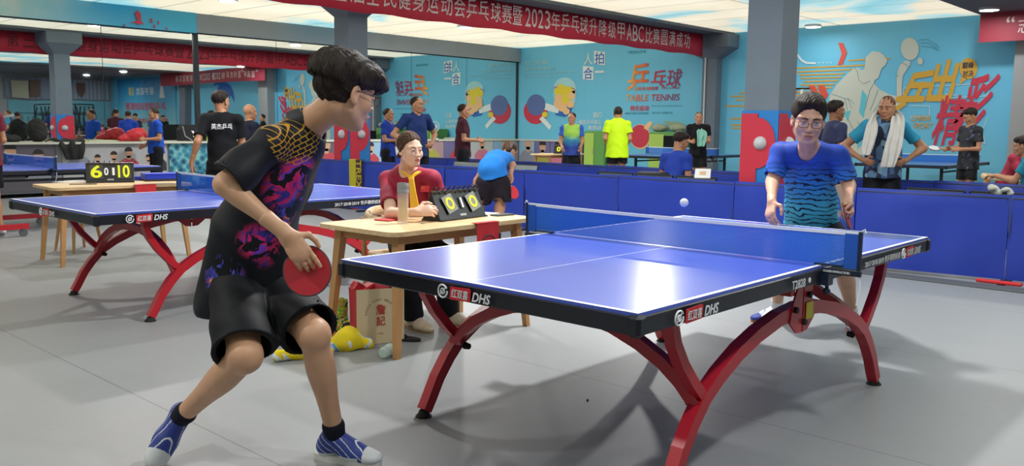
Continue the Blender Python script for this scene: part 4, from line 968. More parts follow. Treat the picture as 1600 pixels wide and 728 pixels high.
wood_table((1.42, 7.18, 0), math.radians(-4), 'light wooden table at left carrying the 6-10 scoreboard and blue boxes', 1.3, .72, .735)
wood_table((13.0, 11.1, 0), math.radians(0), 'light wooden table in front of the photo boards beside the man in green and blue', 1.3, .6, .735)
_q = at(1612, 267, 11.0); wood_table((_q[0], _q[1]-.15, 0), math.radians(10), 'light wooden table at the right edge in front of the seated man in dark red', 1.3, .6, .735)
def chair(loc, rz, label):
    t = thing('wooden_chair', label, 'chair', loc, rz, 'light wooden chairs')
    m = MB(); m.prism(rrect(.46, .44, .09), (0, 0, .425), (1, 0, 0), (0, 1, 0), .035); m.build('seat', OAK, t)
    for sx in (-1, 1):
        for sy in (-1, 1):
            m = MB(); top = (sx*.19, sy*.16, .425) if sy > 0 else (sx*.235, -.20, .70); m.tube([top, (sx*.215, sy*.21, 0)], [.020, .014], 10); m.build('leg', OAKL, t, True)
    m = MB(); A = np.linspace(-.12*PI, 1.12*PI, 18); pts = [(.285*math.cos(a), -.02-.24*math.sin(a), .705+.03*max(0, math.sin(a))) for a in A]; m.tube(pts, [.016+.010*max(0, math.sin(a)) for a in A], 10, flat=1.4); m.build('backrest', OAK, t, True)
    m = MB(); m.box((0, -.235, .60), (.12, .014, .2)); m.build('back_splat', OAK, t)
    return t
def stool(loc, rz, label):
    t = thing('wooden_stool', label, 'stool', loc, rz, None); m = MB(); m.prism(rrect(.34, .34, .10), (0, 0, .42), (1, 0, 0), (0, 1, 0), .03); m.build('seat', OAK, t)
    for sx in (-1, 1):
        for sy in (-1, 1): m = MB(); m.tube([(sx*.11, sy*.11, .42), (sx*.16, sy*.16, 0)], [.02, .014], 10); m.build('leg', OAKL, t, True)
_p = at(645, 374, 6.0); chair((_p[0]-.02, _p[1]+.02, 0), math.radians(178), 'light wooden round-back chair the seated umpire sits on')
stool((1.35, 7.95, 0), .2, 'light wooden stool behind the left wooden table')
SR = at(1571, 262, 11.6); chair((SR[0], SR[1], 0), math.radians(190), 'light wooden chair under the seated man in dark red')
chair((15.6, 5.9, 0), math.radians(150), 'light wooden chair beside the far table left of the letter-P column')

# ------------------------------------------------------------------ blue barriers
N = NT('barrier_vinyl_blue'); v = N.obj(); N.l(N.mix(N.noise(v, 2.2, 3), '22379c', '2b46b4'), N.b.inputs['Base Color']); N.b.inputs['Roughness'].default_value = .36
wv = N.n('TexWave'); N.l(v, wv.inputs[0]); wv.inputs['Scale'].default_value = .7; wv.inputs['Distortion'].default_value = 9; wv.inputs['Detail'].default_value = 1; wv.inputs['Detail Scale'].default_value = .6
N.bump(wv.outputs[1], .35, .03); BAR = N.m
def barrier(p0, p1, label, group, h=.78):
    p0, p1 = V(*p0, 0), V(*p1, 0); L = np.linalg.norm(p1-p0); c = (p0+p1)/2; a = math.atan2(p1[1]-p0[1], p1[0]-p0[0])
    t = thing('court_barrier', label, 'barrier', tuple(c), a, group)
    m = MB(); m.tube([(-L/2+.02, 0, .03), (-L/2+.02, 0, h-.03), (L/2-.02, 0, h-.03), (L/2-.02, 0, .03)], .011, 8); m.tube([(-L/2+.02, 0, .06), (L/2-.02, 0, .06)], .010, 8)
    for x in (-L/2+.02, L/2-.02): m.box((x, 0, .012), (.03, .34, .022))
    m.build('frame', mat('barrier_frame', '20263a', .4), t, True)
    m = MB(); nx_, nz = 28, 10
    for s in (-1, 1):
        vs = []
        for i in range(nx_+1):
            for j in range(nz+1):
                x = -L/2+.004+(L-.008)*i/nx_; z = .035+(h-.035)*j/nz; e = math.sin(PI*j/nz)
                vs.append((x, s*(.012 if j < nz else .004)+s*e*.006*math.sin(x*5+z*7*s+c[1])+s*.006*(1-abs(2*i/nx_-1))**.5*e, z-(.004 if j == nz else 0)*math.sin(x*3)))
        fs = [(i*(nz+1)+j, (i+1)*(nz+1)+j, (i+1)*(nz+1)+j+1, i*(nz+1)+j+1) for i in range(nx_) for j in range(nz)]
        if s > 0: fs = [f[::-1] for f in fs]
        m.add(vs, fs)
    k = nx_*(nz+1)
    o = m.build('cover', BAR, t, True, sharp=80)
    return t
R1 = [(6.15, 12.9), (6.13, 11.1), (6.12, 9.25), (6.12, 7.45), (6.12, 5.95), (6.10, 4.45), (6.08, 2.95), (6.15, 1.7), (6.30, .42), (6.36, -1.1)]
w1 = ['leftmost blue barrier of the front row, behind the second table', 'blue barrier of the front row with the yellow and brown scarf over it', 'blue barrier of the front row behind the seated umpire', 'blue barrier of the front row behind the bending player in shorts', 'blue barrier of the front row behind the left end of the net', 'blue barrier of the front row behind the flying ball', 'blue barrier of the front row directly behind the player in blue', 'widest-looking blue barrier of the front row, right of the player in blue', 'rightmost blue barrier of the front row at the picture edge']
for i in range(9): barrier(R1[i], R1[i+1], w1[i], 'front row of blue barriers')
R2 = [(8.55, 11.6), (8.55, 10.0), (8.5, 8.2), (8.5, 6.4), (8.45, 4.7), (8.4, 3.2), (8.45, 1.7), (8.5, .2), (8.6, -1.4)]
w2 = ['blue barrier of the rear row behind the two men in polo shirts', 'blue barrier of the rear row left of the grey bench', 'blue barrier of the rear row behind the grey bench with seats showing', 'blue barrier of the rear row below the man in green and blue', 'blue barrier of the rear row right of the seated man in blue', 'blue barrier of the rear row behind the player in blue', 'blue barrier of the rear row behind the man with the towel', 'rightmost blue barrier of the rear row at the picture edge']
for i in range(8): barrier(R2[i], R2[i+1], w2[i], 'rear row of blue barriers', .76)
# dark mat strip and red-white clip on the floor by the barrier
t = thing('floor_cable_cover', 'dark grey ribbed strip lying along the foot of the front barriers', 'floor strip', (5.98, 2.1, 0)); m = MB(); m.box((0, 0, .006), (.22, 6.6, .012), bev=.004); m.build('strip', mat('strip_grey', '55595e', .7, var=.2, vscale=60), t)
o = MB(); o.box((0, 0, .03), (.05, .36, .03), bev=.008); o = o.build('barrier_clip', mat('clip_red', 'd02a30', .5)); o.location = (6.12, .42, 0); tag(o, 'red clip joining two blue barriers on the floor at right', 'clip')
# yellow and brown scarf on the barrier
t = thing('sports_scarf', 'yellow and brown scarf with sideways lettering over the blue barrier', 'scarf', (6.09, 9.43, .79))
sa, sb, sm_ = MB(), MB(), MB()
sa.box((0, .11, -.24), (.012, .17, .50), bev=.003); sa.box((.03, .11, .005), (.07, .17, .012), bev=.003); sb.box((0, -.055, -.24), (.012, .16, .50), bev=.003); sb.box((.03, -.055, .005), (.07, .16, .012), bev=.003)
sa.build('scarf_yellow', mat('scarf_yellow', 'b8ad2a', .9), t); sb.build('scarf_brown', mat('scarf_brown', '4c2f36', .9), t)
text_into(sm_, 'TREX', (-.008, -.055, -.22), (0, 0, -1), (0, -1, 0), .44, .12, bold=.03); sm_.build('scarf_lettering', MATS['scarf_yellow'], t)

# ------------------------------------------------------------------ waiting benches
N = NT('perforated_steel'); v = N.obj(); vo = N.n('TexVoronoi'); vo.inputs['Scale'].default_value = 160; N.l(v, vo.inputs['Vector']); N.l(N.ramp(vo.outputs[0], [(.2, '5c6468'), (.5, '9aa5a8')]), N.b.inputs['Base Color']); N.b.inputs['Metallic'].default_value = .5; N.b.inputs['Roughness'].default_value = .45; PERF = N.m
DST = mat('dark_steel', '23272b', .4, .4); CHR = mat('chrome', 'c9ccd0', .2, 1)
def bench(loc, rz, label, n=3):
    t = thing('waiting_bench', label, 'bench', loc, rz, 'steel waiting benches')
    for i in range(n):
        x = (i-(n-1)/2)*.58
        m = MB(); pts = [(x, .24, .42), (x, -.14, .40), (x, -.20, .43), (x, -.29, .745), (x, -.30, .76)]; m.sweep([V(*p) for p in pts], .53, .014, (1, 0, 0)); m.build('seat', PERF, t)
        m = MB()
        for sx in (-1, 1): m.tube([(x+sx*.265, .25, .42), (x+sx*.265, -.14, .395), (x+sx*.265, -.20, .43), (x+sx*.265, -.30, .765)], .010, 6)
        m.tube([(x-.265, -.30, .765), (x+.265, -.30, .765)], .010, 6); m.build('seat_rim', DST, t, True)
    m = MB(); m.box((0, 0, .35), (n*.58, .06, .05)); m.build('beam', DST, t)
    for sx in (-1, 1):
        m = MB(); x = sx*(n*.29-.15); m.tube([(x, 0, .35), (x, 0, .06)], .02, 8); m.tube([(x, -.28, .02), (x, 0, .07), (x, .28, .02)], .016, 8); m.build('leg', CHR, t, True)
        m = MB(); x = sx*(n*.29+.01); m.tube([(x, -.22, .40), (x, -.20, .62), (x, .18, .62), (x, .20, .40)], .012, 8); m.build('armrest', CHR, t, True)
    return t
bench((7.15, 7.75, 0), PI/2+.05, 'grey perforated steel bench between the two barrier rows left of the bending player')
bench((7.05, 4.40, 0), -PI/2, 'dark steel bench seen from behind where the man in blue sits')
bench((7.05, .60, 0), -PI/2, 'dark steel bench at right with white cloths hung over its back')

# ------------------------------------------------------------------ counter with photo boards, and what lies on it
TOPW = mat('counter_top', 'c9cbbd', .45); 
def bust(b, x, z, s, ms, shirt=1, sk=0, hr=2, rot=0):
    """printed half-length figure: shirt, head, hair as flat shapes; b maps material -> list of polygons"""
    b[shirt].append([(x-.24*s, z), (x-.22*s, z+.20*s), (x-.10*s, z+.30*s), (x+.10*s, z+.30*s), (x+.22*s, z+.20*s), (x+.24*s, z)])
    b[sk].append([(x-.045*s, z+.27*s), (x-.045*s, z+.36*s), (x+.045*s, z+.36*s), (x+.045*s, z+.27*s)])
    b[sk].append([(x+.085*s*math.cos(a), z+.42*s+.11*s*math.sin(a)) for a in np.linspace(0, 2*PI, 16, endpoint=False)])
    b[hr].append([(x+.09*s*math.cos(a), z+.47*s+.085*s*math.sin(a)) for a in np.linspace(-.15, PI+.15, 12)])
PSK, PHR = mat('print_skin', 'c49a80', .6), mat('print_hair', '2a2426', .6)
SH = [mat('print_shirt_%s' % k, c, .6) for k, c in (('red', 'b4424c'), ('blue', '3f6f9c'), ('grey', '8a8f9c'), ('pale', 'b8a8ac'), ('green', 'a3a34a'), ('dark', '33343c'), ('pink', 'c87890'))]
def board(t, O, X, w, h, bg, figs, label=None):
    O, X = V(*O), V(*X); b = MB(); Nn = np.cross(X, V(0, 0, 1)); b.prism([(0, 0), (w, 0), (w, h), (0, h)], O, X, (0, 0, 1), .008); o = b.build('photo_board', bg, t)
    lay = {0: [], 2: []}; mats = [PSK, None, PHR]
    for f in figs:
        L_ = {0: [], 1: [], 2: []}; bust(L_, f[0], f[1], f[2], 'round ceiling lamp above the second table'); mb = MB()
        for k, mi, off in ((1, 1, .0095), (0, 0, .0105), (2, 2, .0115)):
            for p in L_[k]:
                p = [(min(max(a, .01), w-.01), min(max(c_, .01), h-.01)) for a, c_ in p]; vs = [O+X*a+V(0, 0, c_)+Nn*off for a, c_ in p]; mb.add(vs, [tuple(range(len(vs)))], mi)
        mb.build('figure_print', [PSK, SH[f[3]], PHR], o)
N = NT('board_white'); N.b.inputs['Base Color'].default_value = lin('aeb0b4'); N.b.inputs['Roughness'].default_value = .5; BW = N.m
N = NT('board_water'); v = N.obj(); vo = N.n('TexVoronoi'); vo.inputs['Scale'].default_value = 9; N.l(v, vo.inputs['Vector']); N.l(N.ramp(N.math('MULTIPLY', vo.outputs[0], N.math('ADD', N.noise(v, 5, 4), .4)), [(.15, '123f63'), (.5, '3f8fa8'), (.7, '7fb9b8')]), N.b.inputs['Base Color']); BWAT = N.m
BG = [mat('board_'+k, c, .55, var=.15, vscale=2) for k, c in (('sky', '8ab0cc'), ('dim', '5e5a66'), ('violet', '6e6a96'), ('pale', 'b9c0c0'), ('rose', 'a88a90'))]
t = thing('mirror_counter', 'long pale counter below the mirror fronted with photo boards of people', 'counter', (0, 15.35, 0))
m = MB(); m.box(((-6+6.9)/2, .12, .955), (12.9, .74, .04)); m.box(((6.9+16.9)/2, .33, .955), (10.0, .32, .04)); m.build('counter_top', TOPW, t)
m = MB(); m.box((.45, .14, .5), (12.8, .60, .86)); m.box((11.9, .34, .5), (9.9, .26, .86)); m.build('cabinet_body', mat('counter_body', '8f949a', .6), t)
board(t, (2.6, -.18, .1), (1, 0, 0), 1.15, .83, BG[1], [(.4, .25, 1.1, 5), (.85, .2, 1., 2)])
board(t, (3.85, -.18, .1), (1, 0, 0), 1.95, .83, BW, [(.30, .30, 1.0, 2), (.62, .30, .62, 1), (.92, .30, .72, 3), (1.2, .30, .85, 0), (1.58, .30, .6, 3), (1.8, .30, .78, 5)])
board(t, (5.85, -.18, .1), (1, 0, 0), .95, .83, BWAT, [])
board(t, (7.05, .20, .1), (1, 0, 0), 1.3, .83, BG[1], [(.4, .2, 1.3, 5), (.9, .25, 1.1, 2)])
x = 8.4
for wd, bg, fg in ((1.0, 1, [(.5, .1, 1.5, 5)]), (.9, 1, [(.45, .1, 1.4, 0)]), (1.2, 0, [(.35, .1, 1.3, 2), (.85, .1, 1.2, 0)]), (1.1, 3, [(.35, .1, 1.2, 3), (.8, .15, 1.4, 0)]), (1.0, 4, [(.5, .1, 1.5, 4)]), (1.0, 2, [(.5, .12, 1.3, 0)]), (.9, 3, [(.45, .1, 1.4, 6)]), (.9, 0, [(.45, .1, 1.4, 2)])):
    board(t, (x, .20, .1), (1, 0, 0), wd-.02, .83, BG[bg], [(a, c_+.1, s_*.95, k) for a, c_, s_, k in fg]); x += wd
t = thing('back_wall_counter', 'pale counter along the back wall fronted with player photo boards', 'counter', (16.55, 0, 0))
m = MB(); m.box((.15, 14.35, .955), (.38, 2.4, .04)); m.build('counter_top', TOPW, t); m = MB(); m.box((.17, 14.35, .5), (.32, 2.3, .86)); m.build('cabinet_body', MATS['counter_body'], t)
y = 15.5
for wd, bg, fg in ((.60, 0, [(.35, .05, 1.7, 2)]), (.58, 2, [(.3, .08, 1.4, 4)]), (.58, 2, [(.3, .05, 1.5, 6)]), (.58, 4, [(.3, .05, 1.5, 0)])):
    board(t, (-.01, y, .1), (0, -1, 0), wd-.02, .83, BG[bg], fg); y -= wd
def blob(name, label, cat, c, prims, m_, h=.012, wr=.006, ph=0., group=None, matfn=None, mats=None, ws=1.4):
    """soft crumpled thing"""
    r = thing(name, label, cat, c, 0, group); c = V(*c)
    P = solid([[dict(p, a=p['a']+c, b=p['b']+c) if p['t'] == 'c' else dict(p, c=p['c']+c) for p in prims]], h, wr, ph, ws=ws)
    o = skinmesh('cloth', [P], mats or m_, r, matfn); return r
BLK = mat('cloth_black', '14151a', .75); FRED = mat('bag_red', 'b8202c', .6)
blob('backpack', 'black backpack sitting on the counter at far left', 'bag', (3.55, 15.45, .975), [ell((0, 0, .20), (.17, .13, .22), None, 0), ell((.02, -.08, .12), (.12, .07, .11), None, .03)], BLK)
drape('jacket', 'black jacket draped over the counter edge at left', 'clothing', [(3.9, 15.45, 1.0), (3.95, 15.25, 1.02), (4.0, 15.12, .99), (4.02, 15.09, .85), (4.03, 15.09, .66)], [(1, 0, 0)]*5, [.5, .55, .5, .42, .3], BLK, (3.98, 15.2, .985), 2.5, .02, .02)
blob('shoulder_bag', 'dark grey bag lying low on the counter at the far left edge', 'bag', (3.05, 15.4, .975), [ell((0, 0, .05), (.22, .12, .07), None, 0), ell((.1, 0, .08), (.06, .06, .05), None, .02)], BLK)
blob('red_bag', 'shiny red bag lying on the counter left of the man in the blue polo', 'bag', (5.25, 15.42, .975), [cone((-.22, 0, .05), (.15, 0, .14), .06, .12, 0), ell((.08, 0, .12), (.2, .13, .13), None, .03)], FRED)
blob('folded_cloth', 'beige crumpled cloth beside the red bag on the counter', 'clothing', (5.62, 15.32, .975), [ell((0, 0, .035), (.16, .10, .05), None, 0), ell((.1, .02, .05), (.07, .06, .04), None, .02)], mat('cloth_beige', '8f8875', .8))
t = thing('racket_bag', 'black bag with white butterfly emblem standing on the counter', 'bag', (6.45, 15.40, .976))
m = MB(); m.prism([(-.26, 0), (.26, 0), (.30, .20), (.24, .33), (-.20, .33), (-.28, .22)], (0, .1, 0), (1, 0, 0), (0, 0, 1), .22); m.build('bag_body', BLK, t)
m = MB()
for s in (-1, 1): m.prism([(0, .0), (s*.05, .035), (s*.085, .09), (s*.04, .085), (0, .04)], (.02, -.124, .12), (1, 0, 0), (0, 0, 1), .003); m.prism([(0, .0), (s*.045, .0), (s*.05, -.03), (s*.015, -.035)], (.02, -.124, .12), (1, 0, 0), (0, 0, 1), .003)
m.build('butterfly_emblem', WHT, t); m = MB(); m.tube([(-.24, -.115, .30), (-.2, -.13, .1), (-.05, -.13, .01)], .012, 6); m.build('strap', mat('strap_grey', '8c9094', .7), t, True)
for i, (x, c_, w_) in enumerate(((4.55, 'c9b07a', .7), (5.0, 'b8c4a0', .6))):
    o = MB(); o.box((0, 0, .012), (w_, .28, .02), rotz(.1*i)); o = o.build('folded_banner', mat('flat_%d' % i, c_, .6)); o.location = (x-.3, 15.55, .976); tag(o, ['yellow folded cloth lying on the counter left of the red bag', 'pale green folded cloth on the counter next to the yellow one'][i], 'cloth')
blob('pink_cloth', 'pink cloth crumpled on the counter behind the seated umpire', 'clothing', (12.6, 15.55, .975), [ell((-.1, 0, .08), (.22, .10, .10), None, 0), ell((.2, 0, .05), (.15, .09, .07), None, .03)], mat('cloth_pink', 'cf8fa8', .8))
t = thing('table_fan', 'small white fan standing on the counter behind the seated umpire', 'fan', (13.3, 15.55, .976)); m = MB(); m.cyl((0, 0, 0), (0, 0, .03), .09, n=16); m.tube([(0, 0, .03), (0, 0, .22)], .014, 8); m.build('stand', WHT, t, True); m = MB(); m.tube([(.13*math.cos(a), 0, .34+.13*math.sin(a)) for a in np.linspace(0, 2*PI, 20, endpoint=False)], .01, 6, closed=True); m.cyl((0, -.03, .34), (0, .03, .34), .04, n=12)
for k in range(10): a = k*PI/5; m.tube([(.03*math.cos(a), -.02, .34+.03*math.sin(a)), (.13*math.cos(a), -.02, .34+.13*math.sin(a))], .003, 4)
m.build('cage', mat('fan_grey', 'b8bcc0', .5), t, True)

# green storage cabinets by the back wall
GRN = mat('cabinet_green', '5f9a4c', .5); GRL = mat('cabinet_light_green', 'a5c85a', .5)
def cabinet(y, w, label):
    t = thing('storage_cabinet', label, 'cabinet', (16.6, y, 0)); m = MB(); m.box((0, 0, .62), (.45, w, 1.24), bev=.01); m.build('body', GRN, t)
    for s in (-1, 1):
        m = MB(); m.box((-.232, s*w/4, .62), (.018, w/2-.03, 1.12), bev=.004); m.build('door', GRL if s > 0 else GRN, t); k = MB(); k.box((-.246, s*.04, .7), (.012, .015, .12)); k.build('handle', CHR, t)
    return t
cabinet(12.65, .7, 'green two-door cabinet beside the man in the neon yellow shirt'); cabinet(10.45, .95, 'green two-door cabinet behind the man in the black T-shirt')
t = thing('monitor', 'black flat monitor standing in front of the right green cabinet', 'monitor', (16.1, 10.1, 0)); m = MB(); m.box((0, 0, 1.0), (.03, .42, .30), bev=.006); m.build('screen', mat('screen_black', '0d1014', .2), t); m = MB(); m.box((.02, 0, .6), (.03, .05, .6)); m.box((0, 0, .15), (.3, .3, .3)); m.build('stand', DST, t)
for yy, lb in ((10.72, 'beige cushion bag lying left on top of the right green cabinet'), (10.18, 'beige cushion bag lying right on top of the right green cabinet')):
    blob('sack', lb, 'bag', (16.55, yy, 1.24), [ell((0, 0, .10), (.16, .24, .10), None, 0)], mat('sack_beige', '9ba38a', .8), group='sacks on the green cabinet')
# round ceiling lamps
LMP = mat('lamp_disc', 'ffffff', .5, emit=7.)
LP = [(15.4, 3.05, 'white round ceiling lamp at the upper right edge near the dark red banner'), (16.0, 6.6, 'small white round ceiling lamp left of the dark red banner'), (2.75, 2.1, 'round ceiling lamp above the foreground table'), (3.2, 5.6, 'round ceiling lamp in the near corner by the foreground'), (.2, -1.2, 'round ceiling lamp left of the second table'), (-2.6, 2.6, 'round ceiling lamp right of the umpire table over the rear barriers'), (6.2, -1.0, 'round ceiling lamp over the right-hand courts'), (9.8, 1.0, 'round ceiling lamp over the middle court behind the seated umpire'), (9.6, 6.2, 'round ceiling lamp over the far-left table'), (2.4, 9.0, 'round ceiling lamp near the mirror on the left'), (6.0, 13.0, 'round ceiling lamp near the far end of the mirror'), (11.5, 12.6, 'round ceiling lamp over the far right corner of the hall'), (14.0, -4.0, 'round ceiling lamp over the right side of the hall'), (10.0, -8.5, 'round ceiling lamp in the far right corner, seen in the mirror'), (14.6, -9.5, None)]
for i, (x, y, lb) in enumerate(LP):
    t = thing('ceiling_lamp', lb or 'round ceiling lamp of the hall, out of frame or in the mirror', 'lamp', (x, y, 3.55 if y > -4.2 else ZC), 0, 'round ceiling lamps')
    k = MB(); k.cyl((0, 0, -.05), (0, 0, 0), .17, n=24); k.build('housing', mat('lamp_rim', 'c0c4c8', .5), t, True); k = MB(); k.cyl((0, 0, -.056), (0, 0, -.0505), .155, n=24); k.build('diffuser', LMP, t)
    ld = bpy.data.lights.new('lamp_light', 'AREA'); ld.shape = 'DISK'; ld.size = .24; ld.energy = LAMP_W*{0: .5, 1: .25, 2: 3.0, 3: 1.6, 7: .9, 8: 2.7, 9: 1.3, 10: 1.5, 11: 3.6}.get(i, 1); ld.color = (1, .985, .965); lo = bpy.data.objects.new('lamp_light', ld); C.objects.link(lo); lo.parent = t; lo.location = (0, 0, -.07)
# ------------------------------------------------------------------ people
SK = skin_mat('skin_light', 'c9977a'); SKT = skin_mat('skin_tan', 'b5805f'); SKP = skin_mat('skin_pale', 'd9ad92'); SKD = skin_mat('skin_brown', '9c6a4c')
LIP = mat('lip_rose', 'b06a5e', .4); LIPR = mat('lip_red', 'c06a66', .4)
HB = hair_mat('hair_black'); HBR = hair_mat('hair_brown', '2a1c14', '6a4a34'); HRU = hair_mat('hair_rust', '3a2216', '8a5430'); HGR = hair_mat('hair_grizzled', '24201e', '5c5652')
def cloth(name, col, rough=.8, bump=.12):
    if name in MATS: return MATS[name]
    N = NT(name); v = N.obj(); c = lin(col)
    N.l(N.mix(N.noise(v, 9, 3), tuple(x*.88 for x in c[:3])+(1,), tuple(min(1, x*1.1) for x in c[:3])+(1,)), N.b.inputs['Base Color']); N.b.inputs['Roughness'].default_value = rough; N.b.inputs['Specular IOR Level'].default_value = .2
    N.bump(N.noise(v, 350, 2), bump, .001); MATS[name] = N.m; return N.m
BLKC = cloth('cloth_black_sport', '15161b', .62); BLKT = cloth('cloth_black_trouser', '191a20')
SHOEW = mat('shoe_white', 'dcdfe4', .45); SHOEB = mat('shoe_blue', '2b3f94', .5); SOLW = mat('sole_white', 'd8d8d4', .6); SOLG = mat('sole_gum', 'b06a3c', .6); SOLN = mat('sole_navy', '22356e', .5)
SOCKD = cloth('sock_dark', '1b1c2a'); SOCKW = cloth('sock_white', 'e2e4e6')

# --- player in black, left
pr = at(425, 700, 3.40); root0 = V(pr[0], pr[1], 0)
N = NT('black_dragon_shirt'); v = N.obj(); w_ = N.n('SeparateXYZ')
def rel(u, v_, d): return tuple(at(u, v_, d)-root0)
dist = N.n('TexNoise'); dist.inputs['Scale'].default_value = 7; dist.inputs['Detail'].default_value = 4; N.l(v, dist.inputs['Vector'])
mixv = N.n('Mix', data_type='VECTOR'); mixv.inputs[0].default_value = .16; N.l(v, mixv.inputs[4]); N.l(dist.outputs[1], mixv.inputs[5]); wv_ = mixv.outputs[1]
base = N.mix(N.noise(v, 3.5, 3), '0e0f14', '1a1b24')
def splash(base, centres, stops, nscale, thr, soft=.45):
    for (p, r) in centres:
        mk = N.near(v, p, r, soft); n1 = N.noise(wv_, nscale, 3, 1.8)
        a = N.math('MULTIPLY', mk, N.math('GREATER_THAN', n1, thr)); base = N.mix(a, base, N.ramp(N.noise(wv_, nscale*1.7, 2, 1.), stops))
    return base
pk = [(.38, '3a2f8c'), (.46, 'd0246c'), (.55, 'e0306a'), (.62, '7a3fc0')]; bl = [(.4, '2c2f86'), (.52, '5a5fd0'), (.6, 'c02a7a'), (.7, 'e8b070')]
base = splash(base, [(rel(462, 268, 3.22), .085), (rel(450, 300, 3.18), .105), (rel(475, 310, 3.22), .07)], pk, 9, .47)
base = splash(base, [(rel(435, 400, 3.2), .12), (rel(428, 425, 3.2), .09), (rel(400, 380, 3.2), .08)], pk, 11, .50)
base = splash(base, [(rel(445, 428, 3.2), .075), (rel(470, 330, 3.25), .10), (rel(350, 430, 3.25), .09)], bl, 12, .52)
gm_ = N.near(v, rel(466, 214, 3.13), .115, .12); gm2 = N.near(v, rel(430, 190, 3.15), .07, .1)
bk = N.n('TexBrick'); mp = N.n('Mapping'); mp.inputs['Rotation'].default_value = (1.2, .5, .5); N.l(v, mp.inputs[0]); N.l(mp.outputs[0], bk.inputs['Vector']); bk.inputs['Scale'].default_value = 22; bk.inputs['Mortar Size'].default_value = .035; bk.inputs['Color1'].default_value = (0, 0, 0, 1); bk.inputs['Color2'].default_value = (0, 0, 0, 1); bk.inputs['Mortar'].default_value = (1, 1, 1, 1); bk.inputs['Row Height'].default_value = .35; bk.inputs['Brick Width'].default_value = .6
gf = N.math('MULTIPLY', N.math('MAXIMUM', N.math('GREATER_THAN', gm_, .2), N.math('GREATER_THAN', gm2, .2)), N.math('GREATER_THAN', bk.outputs[0], .35))
base = N.mix(gf, base, 'c9952c')
N.l(base, N.b.inputs['Base Color']); N.b.inputs['Roughness'].default_value = .55; N.b.inputs['Specular IOR Level'].default_value = .25; PSH = N.m
J = dict(head=at(541, 144, 3.18), R=basis_head(-9, 14, 4), neck=at(476, 200, 3.27), chest=at(432, 275, 3.33), waist=at(398, 362, 3.38), pelvis=at(388, 432, 3.42),
         shR=at(424, 226, 3.14), shL=at(478, 226, 3.48), elR=at(352, 288, 3.04), wrR=at(447, 366, 3.05), elL=at(455, 310, 3.70), wrL=at(430, 360, 3.72),
         hipR=at(368, 440, 3.34), hipL=at(412, 440, 3.48), knR=at(383, 556, 3.12), knL=at(490, 522, 3.24), anR=at(282, 652, 3.42), anL=at(524, 672, 3.44))
def camdir(x, y, z): return unit(_r*x+_u*y+_f*z)
J['handR'] = dict(d=camdir(.55, -.80, .18), n=camdir(-.15, -.25, .95), s=camdir(.85, .5, -.1), curl=(.30, .35, .25), index=(.02, .08, .05), thumb=.9, tcurl=.1)
J['handL'] = dict(d=camdir(-.2, -.5, -.3), n=camdir(-1, 0, 0), s=camdir(0, .5, 1), curl=(.5, .6, .4))
J['toeR'] = unit(V(*(at(244, 722, 3.28)-at(276, 655, 3.40)))); J['upR'] = camdir(.55, .35, -.6)
J['toeL'] = camdir(.86, -.42, -.20); J['toeL'][2] = 0; J['anL'][2] = .104; J['upL'] = V(0, 0, 1)
P0 = person('person', 'player in black patterned shirt and shorts holding a red bat down, leaning forward at left', tuple(root0), J,
       dict(skin=skin_mat('skin_player', 'd0a080'), lips=LIP, shirt=PSH, legm=BLKC, hair='mop', hairm=HB, hairh=.0045, h=.0065, hs_=.0055, hl=.006, hh=.003, hd=.0028, hs=1.07, S=1.03, glasses='4a4038', gfull=True, mouth=.006,
            collar=mat('collar_black', '17181e', .6), sleeve=.92, hem=.14, loose=.028, bulk=.98, wr=.0055, short=.92, lw=.020, sll=1.25, gaze=(.003, -.002),
            shoes=(SHOEB, SOLW, SHOEW), sock=SOCKD, sockh=.045, shoeS=1.04, laces=mat('lace_white', 'eef0f4', .6)))
# --- bat in his hand
def bat(name, label, c, n, hd_, m1, m2, group=None, R_=.078, hl=.10, edge='c9a77a'):
    """c blade centre, n blade normal, hd_ direction from blade centre to handle"""
    n = unit(n); hd_ = unit(hd_-n*(hd_@n)); s = np.cross(n, hd_); t = thing(name, label, 'bat', tuple(c), 0, group)
    pts = [(R_*.97*math.sin(a), R_*1.04*math.cos(a)) for a in np.linspace(0, 2*PI, 40, endpoint=False)]
    pts = [(x, y if y < R_*.8 else R_*.8+(y-R_*.8)*.6) for x, y in pts]
    for nm, o_, th, mm in (('blade', -.003, .006, mat('bat_wood', edge, .5)), ('rubber_front', .003, .004, m1), ('rubber_back', -.007, .004, m2)):
        b = MB(); b.prism(pts, n*o_, s, hd_, th); 
        b.build(nm, mm, t, True, sharp=30)
    b = MB(); q = [hd_*(R_*.78), hd_*(R_*1.0), hd_*(R_*1.3), hd_*(R_*1.0+hl)]
    b.tube(q, [.020, .013, .012, .016], 12, flat=1.2); b.build('handle', MATS['bat_wood'], t, True)
    b = MB(); b.tube([s*x*1.01+hd_*y*1.01 for x, y in pts], .0035, 5, closed=True); b.build('edge_tape', mat('edge_tape_dark', '3a3c40', .5), t, True)
    return t
RUBR = mat('rubber_red', 'b3172c', .5); RUBK = mat('rubber_sheet_black', '1a1a1e', .5)
bat('table_tennis_bat', 'red table tennis bat held by the player in black', at(480, 423, 3.115), camdir(-.10, .16, -1), camdir(-.52, .85, .1), RUBR, RUBK, R_=.088)

